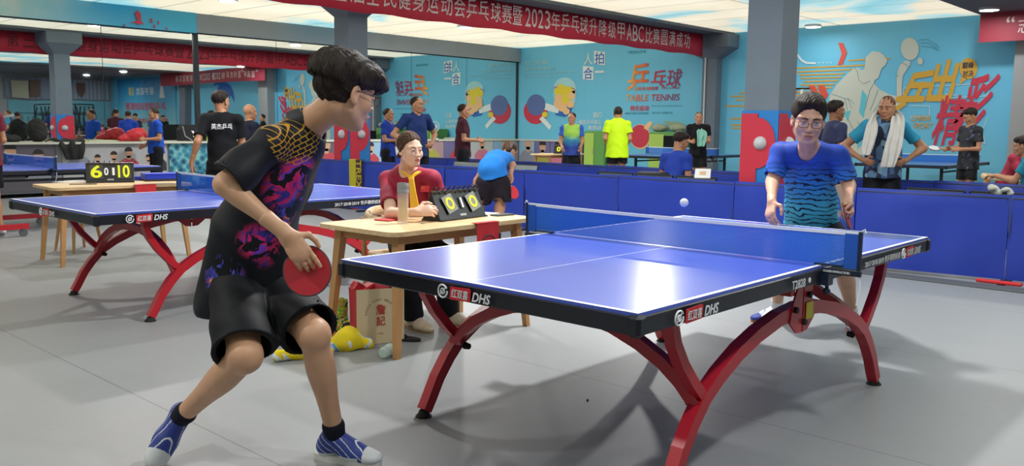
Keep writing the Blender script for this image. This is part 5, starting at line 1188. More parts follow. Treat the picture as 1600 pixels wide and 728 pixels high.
# --- player in blue, right
def blue_wave():
    N = NT('blue_wave_shirt'); v = N.obj(); sep = N.n('SeparateXYZ'); N.l(v, sep.inputs[0])
    r = N.n('MapRange'); N.l(sep.outputs[2], r.inputs[0]); r.inputs[1].default_value = .84; r.inputs[2].default_value = 1.24
    c = N.ramp(r.outputs[0], [(0, '4cc0f0'), (.35, '3490dc'), (.7, '2750b8'), (1, '23409e')])
    wv = N.n('TexWave', bands_direction='Z'); wv.inputs['Scale'].default_value = 9.5; wv.inputs['Distortion'].default_value = 7; wv.inputs['Detail'].default_value = 2; wv.inputs['Detail Scale'].default_value = 1.4; N.l(N.obj(scale=(.8, .8, 1)), wv.inputs[0])
    fade = N.n('MapRange'); N.l(sep.outputs[2], fade.inputs[0]); fade.inputs[1].default_value = 1.16; fade.inputs[2].default_value = 1.06
    a = N.math('MULTIPLY', N.math('LESS_THAN', wv.outputs[1], .13), fade.outputs[0]); c = N.mix(a, c, '15204e')
    N.l(c, N.b.inputs['Base Color']); N.b.inputs['Roughness'].default_value = .6; N.b.inputs['Specular IOR Level'].default_value = .25; return N.m
J = dict(head=at(1263, 188, 5.00), R=basis_head(210, 12, -4), neck=at(1264, 232, 5.20), chest=at(1266, 272, 5.42), waist=at(1268, 318, 5.60), pelvis=at(1268, 352, 5.78),
         shR=at(1221, 237, 5.34), shL=at(1309, 243, 5.20), elR=at(1207, 284, 5.32), wrR=at(1206, 315, 5.05), elL=at(1326, 290, 5.20), wrL=at(1325, 318, 4.95),
         hipR=at(1248, 356, 5.84), hipL=at(1292, 356, 5.72), knR=at(1222, 412, 5.62), knL=at(1318, 412, 5.42), anR=at(1214, 470, 6.02), anL=at(1332, 494, 5.78))
J['handR'] = dict(d=camdir(-.25, -.85, -.45), n=camdir(.8, -.2, .4), s=camdir(.3, -.1, -.9), curl=(.45, .5, .3), thumb=1.0)
J['handL'] = dict(d=camdir(-.15, -.75, -.6), n=camdir(-.85, 0, -.3), s=camdir(-.3, .3, -.9), curl=(.9, 1.0, .6), thumb=.6, tcurl=.7)
J['toeR'] = unit(V(*(at(1176, 482, 6.0)-at(1214, 478, 6.02)))); J['toeR'][2] = 0; J['toeL'] = unit(camdir(-.1, -.3, -1)*V(1, 1, 0)); J['upR'] = V(0, 0, 1); J['anR'][2] = J['anL'][2] = .096
pr = (J['anR']+J['anL'])/2
P1 = person('person', 'player in blue wave-striped shirt and glasses crouching at the far end of the foreground table', (pr[0], pr[1], 0), J,
       dict(skin=skin_mat('skin_opponent', 'cf9f86'), lips=LIP, shirt=blue_wave(), legm=cloth('cloth_navy_shorts', '1b1d30'), hair='thick', hairm=HB, h=.008, hs_=.006, hh=.0035, hd=.0032, hs=1.10, S=1.0, glasses='3a2c34', gfull=True, mouth=0,
            sleeve=.80, hem=.02, hemn=V(0, 0, 1), loose=.016, wr=.0045, short=.9, lw=.022, shoes=(SHOEW, SOLG, SHOEB), sock=SOCKW, sockh=.09, bw=1.3, jaw=1.05, bulk=1.0))
mb = MB(); c0 = at(1278, 251, 5.17); X_ = unit(camdir(1, .02, 0)); text_into(mb, 'Panasonic', c0-P1.location, X_, camdir(0, 1, 0), .065, .012, bold=.03, shear=.3, lift=.0); 
o = mb.build('chest_print', WHT, P1)
vw = unit(ray(1323, 334)); hd0 = camdir(-.28, .95, -.05); bat('table_tennis_bat', 'red bat seen edge-on in the hand of the player in blue', at(1323, 336, 4.88), unit(np.cross(vw, hd0))*.97-vw*.14, hd0, RUBR, RUBK, R_=.078)
# flying ball
o = MB(); p = at(1069, 316.5, 4.45); o.ball((0, 0, 0), .022, 16); o = o.build('table_tennis_ball', mat('ball_white', 'e8e8ea', .4), None, True); o.location = tuple(p); tag(o, 'white ball in flight above the net of the foreground table', 'ball')

# --- seated umpire
N = NT('maroon_shirt'); v = N.obj(); N.l(N.mix(N.noise(v, 5, 3), '8c1634', 'a81f42'), N.b.inputs['Base Color']); N.b.inputs['Roughness'].default_value = .7; MAR = N.m
J = dict(head=at(641, 234, 5.62), R=basis_head(-97, 4, 2), neck=at(637, 264, 5.76), chest=at(640, 305, 5.86), waist=at(643, 345, 5.92), pelvis=at(645, 374, 5.98),
         shR=at(606, 281, 5.86), shL=at(674, 279, 5.72), elR=at(610, 334, 5.55), wrR=at(650, 331, 5.36), elL=at(694, 326, 5.78), wrL=at(712, 326, 5.80),
         hipR=at(629, 380, 5.98), hipL=at(662, 380, 5.90), knR=at(633, 405, 5.50), knL=at(690, 400, 5.55), anR=at(646, 494, 5.68), anL=at(702, 482, 5.84))
J['handR'] = dict(d=camdir(.85, .10, -.1), n=camdir(0, -.35, 1), s=camdir(.1, 1, .3), curl=(.6, .6, .4), thumb=.9)
J['handL'] = dict(d=camdir(.4, .2, -.6), n=camdir(-1, -.2, 0), s=camdir(0, 1, 0), curl=(.6, .6, .4))
J['toeR'] = V(.05, -1, 0); J['toeL'] = V(.25, -1, 0); J['anR'][2] = J['anL'][2] = .092
P2 = person('person', 'seated umpire in dark red shirt with yellow tie at the light wooden table', (1.45, 3.0, 0), J,
       dict(skin=skin_mat('skin_umpire', 'e6bda6'), lips=LIPR, shirt=MAR, legm=cloth('cloth_black_trouser_w', '17181e'), legs='trousers', hair='bun', hairm=HBR, h=.008, hs_=.006, hh=.0035, hd=.0032, hs=.93, S=.96, mouth=0,
            collar=MAR, sleeve=.72, hem=.06, loose=.012, wr=.003, brow='5a3c30', shoes=(mat('shoe_cream', 'd6c8b0', .6), mat('sole_tan', '8a7458', .6), mat('shoe_cream2', 'cdbda2', .6)), laces=mat('lace_brown', '4a3524', .7), jaw=1.06, fem=True, bulk=.98, lw=.016, hem_=0))
Nf = unit(at(641, 300, 5.6)-at(641, 300, 5.9)); t_ = MB()
fwU = unit(np.cross(unit(J['neck']-J['waist']), unit(J['shR']-J['shL']))); lt = unit(J['shR']-J['shL'])
def onchest(u, v_, d0): return at(u, v_, d0)
kn_ = [at(641, 274, 5.60), at(643, 281, 5.575), at(645, 300, 5.545), at(648, 322, 5.53), at(650, 338, 5.53)]
t_.sweep(kn_, [.050, .032, .045, .062, .075], [.018, .016, .008, .008, .008], lt); t_.build('tie', mat('tie_yellow', 'e6b01a', .5), P2, False, True)
t_ = MB(); t_.sweep([at(629, 268, 5.68), at(641, 277, 5.59)], .03, .01, lt); t_.sweep([at(655, 268, 5.66), at(641, 277, 5.59)], .03, .01, lt); t_.build('tie_wings', MATS['tie_yellow'], P2, False, True)
t_ = MB(); a_ = at(664, 295, 5.58); X_ = camdir(1, .0, -.0); Y_ = camdir(.05, 1, .1); t_.prism([(-.028, -.02), (.028, -.02), (.028, .02), (-.028, .02)], a_, X_, Y_, .003); t_.build('flag_badge', mat('flag_red', 'd0202a', .5), P2, False, True)
t_ = MB()
for (x, y, r) in ((-.016, .006, .006), (-.006, .013, .002), (-.003, .008, .002), (-.003, .002, .002), (-.006, -.003, .002)): t_.prism([(x+r*(1 if k % 2 == 0 else .4)*math.sin(k*PI/5), y+r*(1 if k % 2 == 0 else .4)*math.cos(k*PI/5)) for k in range(10)], a_+camdir(0, 0, -1)*.004, X_, Y_, .001)
t_.build('badge_stars', mat('star_yellow', 'f0c020', .5), P2, False, True)

# --- other people
def std(label, x, y, az, H, top, legm, arms='down', lean=0., head=None, hp=0., z0=0., skin=SK, hair='short', hairm=HB, group=None, mod=None, **kw):
    J = std_pose(x, y, az, H, arms, lean, head, hp, z0=z0)
    if mod: mod(J)
    A = dict(skin=skin, lips=LIP, shirt=top, legm=legm, hair=hair, hairm=hairm, shoes=(SHOEW, SOLW, SHOEB) if kw.get('legs') != 'trousers' else (BLKT, RUB, BLKT), laces=False, hshoe=.008, S=H/1.72, h=.013, hs_=.010, hh=.0055, hd=.0055, wr=.004); A.update(kw)
    return person('person', label, (x, y, z0), J, A, group)
POLO = cloth('polo_royal', '2440a0'); POLON = cloth('polo_navy', '23386e'); DKR = cloth('shirt_plum', '4a2230'); TEE = cloth('tee_black', '16171c')
def at_head(u, v_, H, d): p = at(u, v_, d); return p[0], p[1], H
# blue polo man by the counter, facing left, forearm forward
p = at(243, 200, 16.2)
std('man in bright blue polo shirt at the counter, seen from the side', p[0], p[1], 172, 1.60, cloth('polo_bright', '2250b8'), BLKT, arms=('fore', 'low'), skin=SKT, hair='crop', collar=cloth('polo_bright', '2250b8'), bulk=1.1, belly=.05, hp=15, legs='trousers', shoes=(BLKT, RUB, BLKT))
# man with lettering on his back
p = at(346, 190, 9.6); PB_ = std('man in black T-shirt with white lettering on his back, standing at left', p[0], p[1], 62, 1.69, TEE, BLKC, arms=('swing', 'fold'), skin=SKT, hair='short', head=20, short=.9, sleeve=.75, shoes=(SHOEW, SOLW, SHOEW))
bw_ = V(-math.cos(math.radians(62)), -math.sin(math.radians(62)), 0); xr = V(math.sin(math.radians(62)), -math.cos(math.radians(62)), 0)
mb = MB(); text_into(mb, '英杰乒乓', V(0, 0, 1.30)+bw_*.148, xr, V(0, 0, 1), .22, .06, bold=.03); mb.build('back_lettering', WHT, PB_)
p = at(390, 205, 12.0); std('bald man in dark navy shirt behind the player in black', p[0], p[1], -2, 1.60, cloth('tee_navy', '1d2233'), BLKT, arms=('fore', 'fore'), skin=SKT, hair=None, legs='trousers')
p = at(606, 205, 15.4); std('man in royal blue polo shirt, left of the two polo men, arms folded behind', p[0], p[1], -60, 1.63, POLO, BLKT, arms=('low', 'fold'), skin=SKT, hair='crop', collar=POLO, legs='trousers')
p = at(651, 195, 13.3); std('man in navy polo shirt with hands on hips behind the seated umpire', p[0], p[1], -100, 1.77, POLON, BLKT, arms='hips', skin=SKT, hair='crop', collar=POLON, head=-75, legs='trousers', bulk=1.05)
p = at(723, 200, 14.6); std('man in dark plum shirt walking right with one hand held out, by the photo boards', p[0], p[1], -38, 1.70, DKR, BLKT, arms=('fore', 'fore'), skin=SKT, hair='crop', legs='trousers', head=-42, collar=DKR)
N = NT('green_blue_shirt'); v = N.obj(); sep = N.n('SeparateXYZ'); N.l(v, sep.inputs[0]); r_ = N.n('MapRange'); N.l(N.math('ADD', sep.outputs[2], N.math('MULTIPLY', N.math('SUBTRACT', N.noise(v, 12, 2), .5), .12)), r_.inputs[0]); r_.inputs[1].default_value = .95; r_.inputs[2].default_value = 1.25
d_ = N.n('VectorMath', operation='LENGTH'); mp = N.n('Mapping'); N.l(v, mp.inputs[0]); mp.inputs['Scale'].default_value = (1, 1, 0); N.l(mp.outputs[0], d_.inputs[0])
sl_ = N.math('MULTIPLY', N.math('GREATER_THAN', d_.outputs['Value'], .165), N.math('GREATER_THAN', sep.outputs[2], 1.1)); gbc = N.ramp(r_.outputs[0], [(0, '24409a'), (.45, '2a86a8'), (.75, '8fc24a'), (1, '9ccc4e')]); N.l(N.mix(sl_, gbc, '2a5cc0'), N.b.inputs['Base Color']); N.b.inputs['Roughness'].default_value = .7; GBS = N.m
p = at(893, 212, 17.2); std('smiling man in green and blue sports shirt in front of the mural', p[0], p[1], -141, 1.62, GBS, BLKC, arms=('low', 'low'), skin=SKT, hair='crop', head=-166, short=.7, bulk=1.08, belly=.05, mouth=.004)
NEO = cloth('shirt_neon', 'bfe619', .6)
p = at(965, 205, 16.4); std('man in neon yellow shirt and black shorts seen from behind', p[0], p[1], 40, 1.74, NEO, BLKC, arms=('down', 'down'), skin=SKT, hair='short', short=.6, bulk=1.12, hem=.14, loose=.03, collar=NEO, feet=.16) if False else std('man in neon yellow shirt and black shorts seen from behind', p[0], p[1], 40, 1.72, NEO, BLKC, arms='low', skin=SKT, hair='short', short=.6, bulk=1.12, hem=.16, loose=.03, collar=NEO)
p = at(1091, 210, 17.6); std('man in black T-shirt holding a mint green towel in front of the pilaster', p[0], p[1], -150, 1.66, TEE, BLKC, arms=('fore', 'fore'), skin=SKT, hair='crop', bulk=1.1, belly=.06, short=.8, hem=.12)
drape('towel', 'mint green towel held by the man in the black T-shirt', 'towel', [at(1095, 202, 17.25), at(1096, 206, 17.18), at(1097, 212, 17.15), at(1096, 220, 17.15), at(1095, 229, 17.15)], [camdir(1, 0, 0)]*5, [.10, .20, .20, .18, .14], mat('cloth_mint', '7fb8a8', .85), tuple(at(1097, 212, 17.2)), 2., .02, .01)
# towel man
N = NT('triangle_shirt'); v = N.obj(); vo = N.n('TexVoronoi'); vo.inputs['Scale'].default_value = 13; N.l(N.obj(scale=(1, 1, .8)), vo.inputs['Vector']); sepc = N.n('SeparateColor'); N.l(vo.outputs['Color'], sepc.inputs[0]); sep = N.n('SeparateXYZ'); N.l(v, sep.inputs[0])
d_ = N.n('VectorMath', operation='LENGTH'); mp = N.n('Mapping'); N.l(v, mp.inputs[0]); mp.inputs['Scale'].default_value = (1, 1, 0); N.l(mp.outputs[0], d_.inputs[0])
tri = N.ramp(sepc.outputs[0], [(0, '1c2740'), (.35, '3f5f8c'), (.5, '8fb4c8'), (.65, '20304e'), (.85, '5f86a8')], 'CONSTANT')
N.l(N.mix(N.math('MULTIPLY', N.math('GREATER_THAN', d_.outputs['Value'], .185), N.math('GREATER_THAN', sep.outputs[2], 1.12)), tri, '2a9ac0'), N.b.inputs['Base Color']); N.b.inputs['Roughness'].default_value = .7; TRI = N.m
def wide(J):
    r = unit(J['shR']-J['shL'])
    for k, q in (('L', -1), ('R', 1)): J['el'+k] = J['el'+k]+r*q*.06
p = at(1383, 200, 9.45); TM = std('stout man in teal shirt, white towel round his neck, hands on hips', p[0], p[1], -150, 1.69, TRI, BLKC, arms='hips', skin=SKT, hair='crop', hairm=HRU, head=-176, hp=8, bulk=1.16, belly=.10, loose=.016, h=.010, hh=.0045, hd=.0042, mod=wide, jaw=1.14, hs=1.06, mouth=0)
blob('white_towel', 'white towel hanging round the neck of the stout man in teal', 'towel', tuple(at(1385, 210, 9.35)), [], None) if False else None
cw_ = V(-math.cos(math.radians(19)), -math.sin(math.radians(19)), 0); rw = camdir(1, 0, 0); lf = rw*-1
drape('white_towel', 'white towel hanging round the neck of the stout man in teal', 'towel',
      [at(1352, 243, 9.10), at(1357, 225, 9.12), at(1361, 208, 9.16), at(1364, 192, 9.24), at(1366, 181, 9.36), at(1374, 174, 9.53), at(1384, 173, 9.58), at(1395, 174, 9.53), at(1403, 181, 9.34), at(1402, 196, 9.20), at(1399, 215, 9.12), at(1394, 236, 9.08), at(1387, 262, 9.08)],
      [rw, rw, rw, rw*.9+_f*.2, rw*.6+_f*.7, V(0, 0, -.8)+_f*.4, V(0, 0, -1), V(0, 0, -.8)+_f*.4, lf*.6+_f*.7, lf, lf, lf, lf], [.10, .13, .14, .13, .11, .09, .09, .09, .12, .15, .17, .18, .15], cloth('towel_white', 'cfcbc6', .95), tuple(at(1384, 208, 9.3)), 2.2, .012, .008)
# man behind the player in blue
p = at(1303, 190, 9.9); std('dark-haired man in navy vest half hidden behind the player in blue', p[0], p[1], -35, 1.66, cloth('vest_navy', '3a4060'), BLKC, arms=('down', 'down'), skin=SKD, hair='short', head=-45)
# slim youth with bat
N = NT('black_marked_shirt'); v = N.obj(); N.l(N.mix(N.math('MULTIPLY', N.math('GREATER_THAN', N.noise(v, 9, 2, 2.), .62), .8), '17181f', '4a5a80'), N.b.inputs['Base Color']); N.b.inputs['Roughness'].default_value = .7
p = at(1516, 205, 12.6); std('slim youth in black shirt and shorts holding a pale bat', p[0], p[1], 142, 1.66, N.m, BLKC, arms=('fore', 'fore'), skin=SKT, hair='short', short=.62, bulk=.84, hem=.12, loose=.022, head=135, hp=22, hairm=HB)
a_ = math.radians(142); fy, ry = V(math.cos(a_), math.sin(a_), 0), V(math.sin(a_), -math.cos(a_), 0); tp0 = V(p[0], p[1], 0)+(ry*.14+fy*.24+V(0, 0, 1.11))*.965+unit(fy-ry*.3)*.075; hdy = unit(fy+ry*.3)
bat('table_tennis_bat', 'pale bat held by the slim youth in black', tp0+hdy*.15+V(0, 0, .01), unit(V(0, 0, 1)-_f*.5), -hdy, mat('rubber_pale', 'd4dbe2', .4), RUBR, R_=.078)
# --- seated figures
def sit_pose(x, y, az, H=1.7, seat=.45, lean=.1, arms='lap', head=None, hp=10):
    s = H/1.72; a = math.radians(az); fw = V(math.cos(a), math.sin(a), 0); rt = V(math.sin(a), -math.cos(a), 0)
    L = lambda r, f, z: V(x, y, 0)+rt*r*s+fw*f*s+V(0, 0, seat+z*s)
    J = dict(pelvis=L(0, 0, .10), waist=L(0, .02+lean*.2, .24), chest=L(0, .02+lean*.6, .43), neck=L(0, .0+lean, .60), head=L(0, .03+lean*1.25, .745), R=basis_head(az if head is None else head, hp))
    for k, q in (('L', -1), ('R', 1)):
        J['sh'+k] = L(q*.18, lean*.9-.01, .545); J['hip'+k] = L(q*.09, 0, .08); J['kn'+k] = L(q*.13, .42, .06); J['an'+k] = L(q*.13, .40, .10-seat); J['an'+k][2] = .09
        J['toe'+k] = fw
        if arms == 'lap': J['el'+k] = L(q*.23, lean*.7, .29); J['wr'+k] = L(q*.10, .27+lean*.4, .27); J['hand'+k] = dict(d=fw-rt*q*.5, n=-rt*q-V(0, 0, .2), s=V(0, 0, 1), curl=(.5, .6, .4))
        else: J['el'+k] = L(q*.22, .16+lean*.7, .31); J['wr'+k] = L(q*.10, .42+lean*.3, .36); J['hand'+k] = dict(d=fw-rt*q*.4, n=-V(0, 0, 1), s=-rt*q, curl=(.4, .5, .3))
    return J
def seated(label, x, y, az, H, top, legm, seat=.45, lean=.1, arms='lap', head=None, hp=10, skin=SKT, hair='short', hairm=HB, **kw):
    J = sit_pose(x, y, az, H, seat, lean, arms, head, hp)
    A = dict(skin=skin, lips=LIP, shirt=top, legm=legm, legs='trousers', hair=hair, hairm=hairm, S=H/1.72, h=.013, hs_=.010, hh=.0055, hd=.0055, wr=.004, hem=.04); A.update(kw)
    return person('person', label, (x, y, 0), J, A)
seated('man in blue shirt sitting on the dark bench, back turned, with a paper', 7.02, 4.33, -12, 1.70, cloth('shirt_blue_sit', '2c46a8'), BLKT, seat=.43, lean=.10, head=-28, hp=18)
t = thing('paper_sheet', 'sheet of paper held by the man sitting on the bench', 'paper', tuple(at(1098, 271, 9.55))); m = MB(); m.box((0, 0, 0), (.26, .17, .006), rotz(.5)@roty(-.35)); m.build('sheet', mat('paper_white', 'd8dad4', .6), t); m = MB(); m.box((0, 0, .0035), (.10, .07, .002), rotz(.5)@roty(-.35)); m.build('printed_patch', OAKL, t)
seated('man in dark red shirt sitting at the wooden table at the right edge', SR[0], SR[1], -92, 1.64, MAR, cloth('trouser_grey', '3a3f4a'), seat=.46, lean=.16, arms='table', head=-118, hair='crop', hairm=HGR, collar=MAR)
seated('person in teal shirt sitting cut off by the right picture edge', at(1624, 262, 10.2)[0], at(1624, 262, 10.2)[1], 100, 1.62, cloth('shirt_teal', '2a7f98'), BLKT, seat=.46, lean=.14, arms='table', hair='short')
# bending player
e_ = dict(); bd = 9.3
J = dict(pelvis=at(772, 278, bd), waist=at(768, 262, bd-.02), chest=at(776, 250, bd+.22), neck=at(790, 246, bd+.44), head=at(796, 238, bd+.60), R=basis_head(40, 70),
         shR=at(793, 252, bd+.34), shL=at(762, 254, bd+.42), elR=at(801, 258, bd+.30), wrR=at(798, 271, bd+.18), elL=at(745, 282, bd+.5), wrL=at(740, 305, bd+.5),
         hipR=at(784, 286, bd), hipL=at(757, 286, bd), knR=at(781, 325, bd+.05), knL=at(748, 325, bd+.12), anR=at(776, 365, bd-.05), anL=at(758, 362, bd+.1))
J['handR'] = dict(d=camdir(0, -1, -.2), n=camdir(-.6, 0, -.8), s=camdir(-.8, 0, .6), curl=(.4, .5, .4)); J['handL'] = dict(d=camdir(0, -1, 0), n=camdir(1, 0, 0), s=camdir(0, 0, 1))
J['anR'][2] = J['anL'][2] = .094; J['toeR'] = unit(camdir(.55, 0, -.9)*V(1, 1, 0)); J['toeL'] = unit(camdir(-.35, 0, -.9)*V(1, 1, 0))
person('person', 'player in bright blue T-shirt and black shorts bending over beyond the umpire table', (J['anR'][0], J['anR'][1], 0), J,
       dict(skin=skin_mat('skin_bender', 'b98468'), lips=LIP, shirt=cloth('tee_azure', '2a7fd6'), legm=cloth('shorts_dark', '221c24'), hair='long', hairm=HBR, h=.010, hs_=.008, hh=.0045, hd=.005, S=1.0, wr=.004, sleeve=.6, hem=.0, loose=.010, short=.70, lw=.030, bulk=.93, shoes=(SHOEW, SOLW, RUB), sock=SOCKD, sockh=.09, face=False))
bat('table_tennis_bat', 'red bat hanging from the hand of the bending player', at(801, 300, bd+.14), camdir(.55, .35, -.75), camdir(-.45, .85, .1), mat('rubber_bright_red', 'd8283a', .5), RUBK, R_=.078)
# arm at the left edge: player at the far-left table
p = at(-22, 230, 9.9); std('person at the left picture edge of whom only a forearm shows', p[0], p[1], 120, 1.70, cloth('shirt_wine', '6a2434'), BLKC, arms=('low', 'low'), skin=SKT, short=.8)
# people seen only in the mirror
std('slim man in royal blue polo before the event poster, seen in the mirror', 9.2, 7.6-.4, 150, 1.68, POLO, BLKT, arms=('down', 'fore'), skin=SKT, legs='trousers') if False else None
for lb, x, y, az, H, tp_m, kw in (('man in blue T-shirt standing before the event poster, seen in the mirror', 15.2, -6.6, 20, 1.70, POLO, {}), ('man in teal T-shirt facing him before the event poster, seen in the mirror', 13.9, -4.9, -110, 1.72, cloth('tee_teal', '2b6f96'), {}), ('person in black jacket beside the mirror post, seen in the mirror', 14.6, -1.9, 90, 1.66, TEE, {}), ('man in grey T-shirt further along the hall, seen in the mirror', 13.2, .4, 100, 1.68, cloth('tee_grey', '4a505c'), {})):
    std(lb, x, y, az, H, tp_m, BLKT, arms=('down', 'low'), skin=SKT, legs='trousers', h=.017, hs_=.014, hd=.007, hh=.008, **kw)
# ------------------------------------------------------------------ things on and around the tables
def scoreboard(loc, rz, label, digits, W_=.40, H_=.185, tilt=.42, sz=1.):
    t = thing('scoreboard', label, 'scoreboard', loc, rz, 'flip-card scoreboards')
    R = rotx(-tilt); f = MB(); base = MB()
    BK = mat('score_black', '15171b', .3, spec=.6); CLR = mat('score_card', '7d7f78', .4)
    # two leaning boards hinged at the top
    f.box(R@V(0, 0, H_/2)+V(0, -.07*sz*1.0, .004), (W_, .008, H_), R, bev=.003); tp = R@V(0, 0, H_)+V(0, -.07*sz, .004)
    R2 = rotx(tilt); f.box(V(0, .07*sz+.006, .004)+R2@V(0, 0, H_/2), (W_, .008, H_), R2, bev=.003); 
    for s in (-1, 1): f.add([(s*W_/2*.99, -.07*sz, .004), (s*W_/2*.99, .07*sz, .004), (s*W_/2*.99, tp[1], tp[2])], [(0, 1, 2)])
    f.box((0, 0, .005), (W_, .17*sz, .008)); f.build('stand', BK, t)
    n = len(digits); k = MB()
    for i in range(9):
        x = -W_/2+.03+(W_-.06)*i/8; k.tube([(x, tp[1]-.014+.016*math.cos(a), tp[2]+.006+.016*math.sin(a)) for a in np.linspace(-1.2, 4.2, 10)], .0035, 6)
        k.box((x, tp[1]-.012, tp[2]-.012), (.022, .012, .022), R, bev=.003)
    k.build('ring_binders', BK, t, True)
    N0 = R@V(0, -1, 0); up = R@V(0, 0, 1)
    for ch, x, wd, hh, kind in digits:
        c = V(x, -.07*sz, .004)+up*(H_*.52)+N0*.008
        if kind == 'o':
            Rr = R@roty(-.28); k = MB(); k.box(c+up*.0+N0*.008, (wd, .002, hh), Rr); o = k.build('score_card', CLR, t)
            A = np.linspace(0, 2*PI, 30, endpoint=False); X, Z = Rr@V(1, 0, 0), Rr@V(0, 0, 1); k = MB()
            k.add([c+N0*.011+X*math.cos(a)*wd*.36+Z*math.sin(a)*hh*.36 for a in A]+[c+N0*.011+X*math.cos(a)*wd*.20+Z*math.sin(a)*hh*.22 for a in A], [(i, (i+1) % 30, 30+(i+1) % 30, 30+i) for i in range(30)]); k.build('score_digit', mat('digit_yellow', 'e6ee1a', .4), o)
        else:
            k = MB(); k.box(c+N0*.002, (wd, .002, hh), R); o = k.build('score_card', mat('score_card_dark', '3c3e3c', .4), t)
            k = MB(); text_into(k, ch, c+N0*.004, R@V(1, 0, 0), up, wd*(.3 if ch == '1' else .78), hh*.84, bold=.05); k.build('score_digit', MATS.get('digit_yellow') or mat('digit_yellow', 'e6ee1a', .4) if kind == 'y' else WHT, o)
    k = MB(); text_into(k, 'YASTOO', V(0, -.07*sz, .004)+up*.024+N0*.006, R@V(1, 0, 0), up, .06, .014, bold=.04); k.build('maker_lettering', WHT, t)
    return t
zt = .7355
scoreboard((1.67, 2.57, zt), math.radians(6), 'black flip scoreboard with two yellow zeros in front of the seated umpire', [('0', -.105, .105, .115, 'o'), ('0', .125, .105, .115, 'o'), ('1', .015, .036, .075, 'w')], .46, .20)
scoreboard((1.47, 7.38, zt), math.radians(-22), 'black flip scoreboard showing yellow 6 and 10 on the left wooden table', [('6', -.125, .12, .15, 'y'), ('0', -.035, .045, .09, 'w'), ('1', .03, .045, .09, 'w'), ('10', .125, .13, .15, 'y')], .44, .21)
scoreboard((13.0, 10.95, zt), math.radians(-60), 'small black scoreboard with yellow figures on the table by the man in green', [('0', -.10, .10, .13, 'y'), ('0', -.02, .04, .09, 'w'), ('0', .04, .04, .09, 'w'), ('0', .13, .10, .13, 'y')], .42, .20)
# tea bottle
t = thing('tea_bottle', 'clear tea flask with grey lid standing in front of the seated umpire', 'bottle', tuple(on(2, zt, 630, 349)[:2])+(zt,))
GLS = NT('clear_glass'); GLS.b.inputs['Base Color'].default_value = (.95, .97, .95, 1); GLS.b.inputs['Roughness'].default_value = .03; GLS.b.inputs['Alpha'].default_value = .28; GLS.b.inputs['Specular IOR Level'].default_value = .8
m = MB(); m.lathe([(.0, .001), (.033, .001), (.0345, .006), (.0345, .185)], n=28); m.build('glass_body', GLS.m, t, True)
m = MB(); m.lathe([(.0, .022), (.029, .022), (.029, .155), (.0, .155)], n=24); m.build('tea', mat('tea_liquid', 'c9a24a', .1, alpha=.62), t, True)
m = MB(); m.lathe([(.0345, .185), (.036, .186), (.036, .206), (.0345, .208), (.0355, .210), (.0355, .240), (.033, .246), (.0, .246)], n=28); m.build('lid', mat('lid_grey', '8a8e94', .4), t, True)
m = MB(); m.lathe([(.0, .2465), (.028, .2465), (.028, .249), (0, .249)], n=24); m.build('lid_cap', CHR, t, True)
def flat(name, label, cat, u, v_, d, col, rz=0., z=zt, group=None, rough=.4, bev=.003):
    p = on(2, z, u, v_); o = MB(); o.box((0, 0, d[2]/2), d, bev=min(bev, d[2]*.4)); o = o.build(name, mat('flat_'+name+col, col, rough)); o.location = (p[0], p[1], z+.0005); o.rotation_euler = (0, 0, rz); return tag(o, label, cat, group)
flat('red_notebook', 'flat red notebook on the umpire table left of the tea flask', 'notebook', 609, 343.5, (.17, .12, .008), 'c42a30', .2)
flat('mobile_phone', 'dark mobile phone lying at the right end of the umpire table', 'phone', 785, 336.5, (.16, .078, .009), '2a2c34', -.1)
flat('paper_note', 'white paper slip beside the phone on the umpire table', 'paper', 762, 334, (.15, .10, .003), 'd8d6dc', .3)
flat('key_ring', 'small metal keys on the umpire table', 'keys', 661, 349, (.04, .02, .004), '8a8678', .4)
flat('score_paper', 'white score sheets on the left wooden table beside the scoreboard', 'paper', 112, 284, (.30, .21, .003), 'd6d2c8', .5)
flat('clipboard', 'dark flat folder beside the score sheets on the left wooden table', 'folder', 130, 288, (.24, .05, .006), '2c2e30', -.5)
def bxs(name, label, cat, u, v_, z, d, col, rz, lid=None):
    p = on(2, z, u, v_); t = thing(name, label, cat, (p[0], p[1], z+.001), rz); m = MB(); m.box((0, 0, d[2]*.42), (d[0], d[1], d[2]*.84), bev=.003); m.build('box_base', mat('box_'+col, col, .4), t)
    m = MB(); m.box((0, 0, d[2]*.86), (d[0]+.006, d[1]+.006, d[2]*.28), bev=.003); m.build('box_lid', mat('box_'+(lid or col), lid or col, .4), t); return t
bxs('net_box', 'dark printed box lying under the blue boxes on the left wooden table', 'box', 257, 282, zt, (.40, .20, .05), '2c2c30', -.3)
bxs('blue_box', 'upper of the two glossy blue boxes on the left wooden table', 'box', 252, 279, zt+.052, (.34, .20, .055), '2a40c4', -.2)
bxs('blue_box', 'lower blue box lying left of the other on the left wooden table', 'box', 222, 281, zt, (.26, .2, .04), '2536a4', -.5)
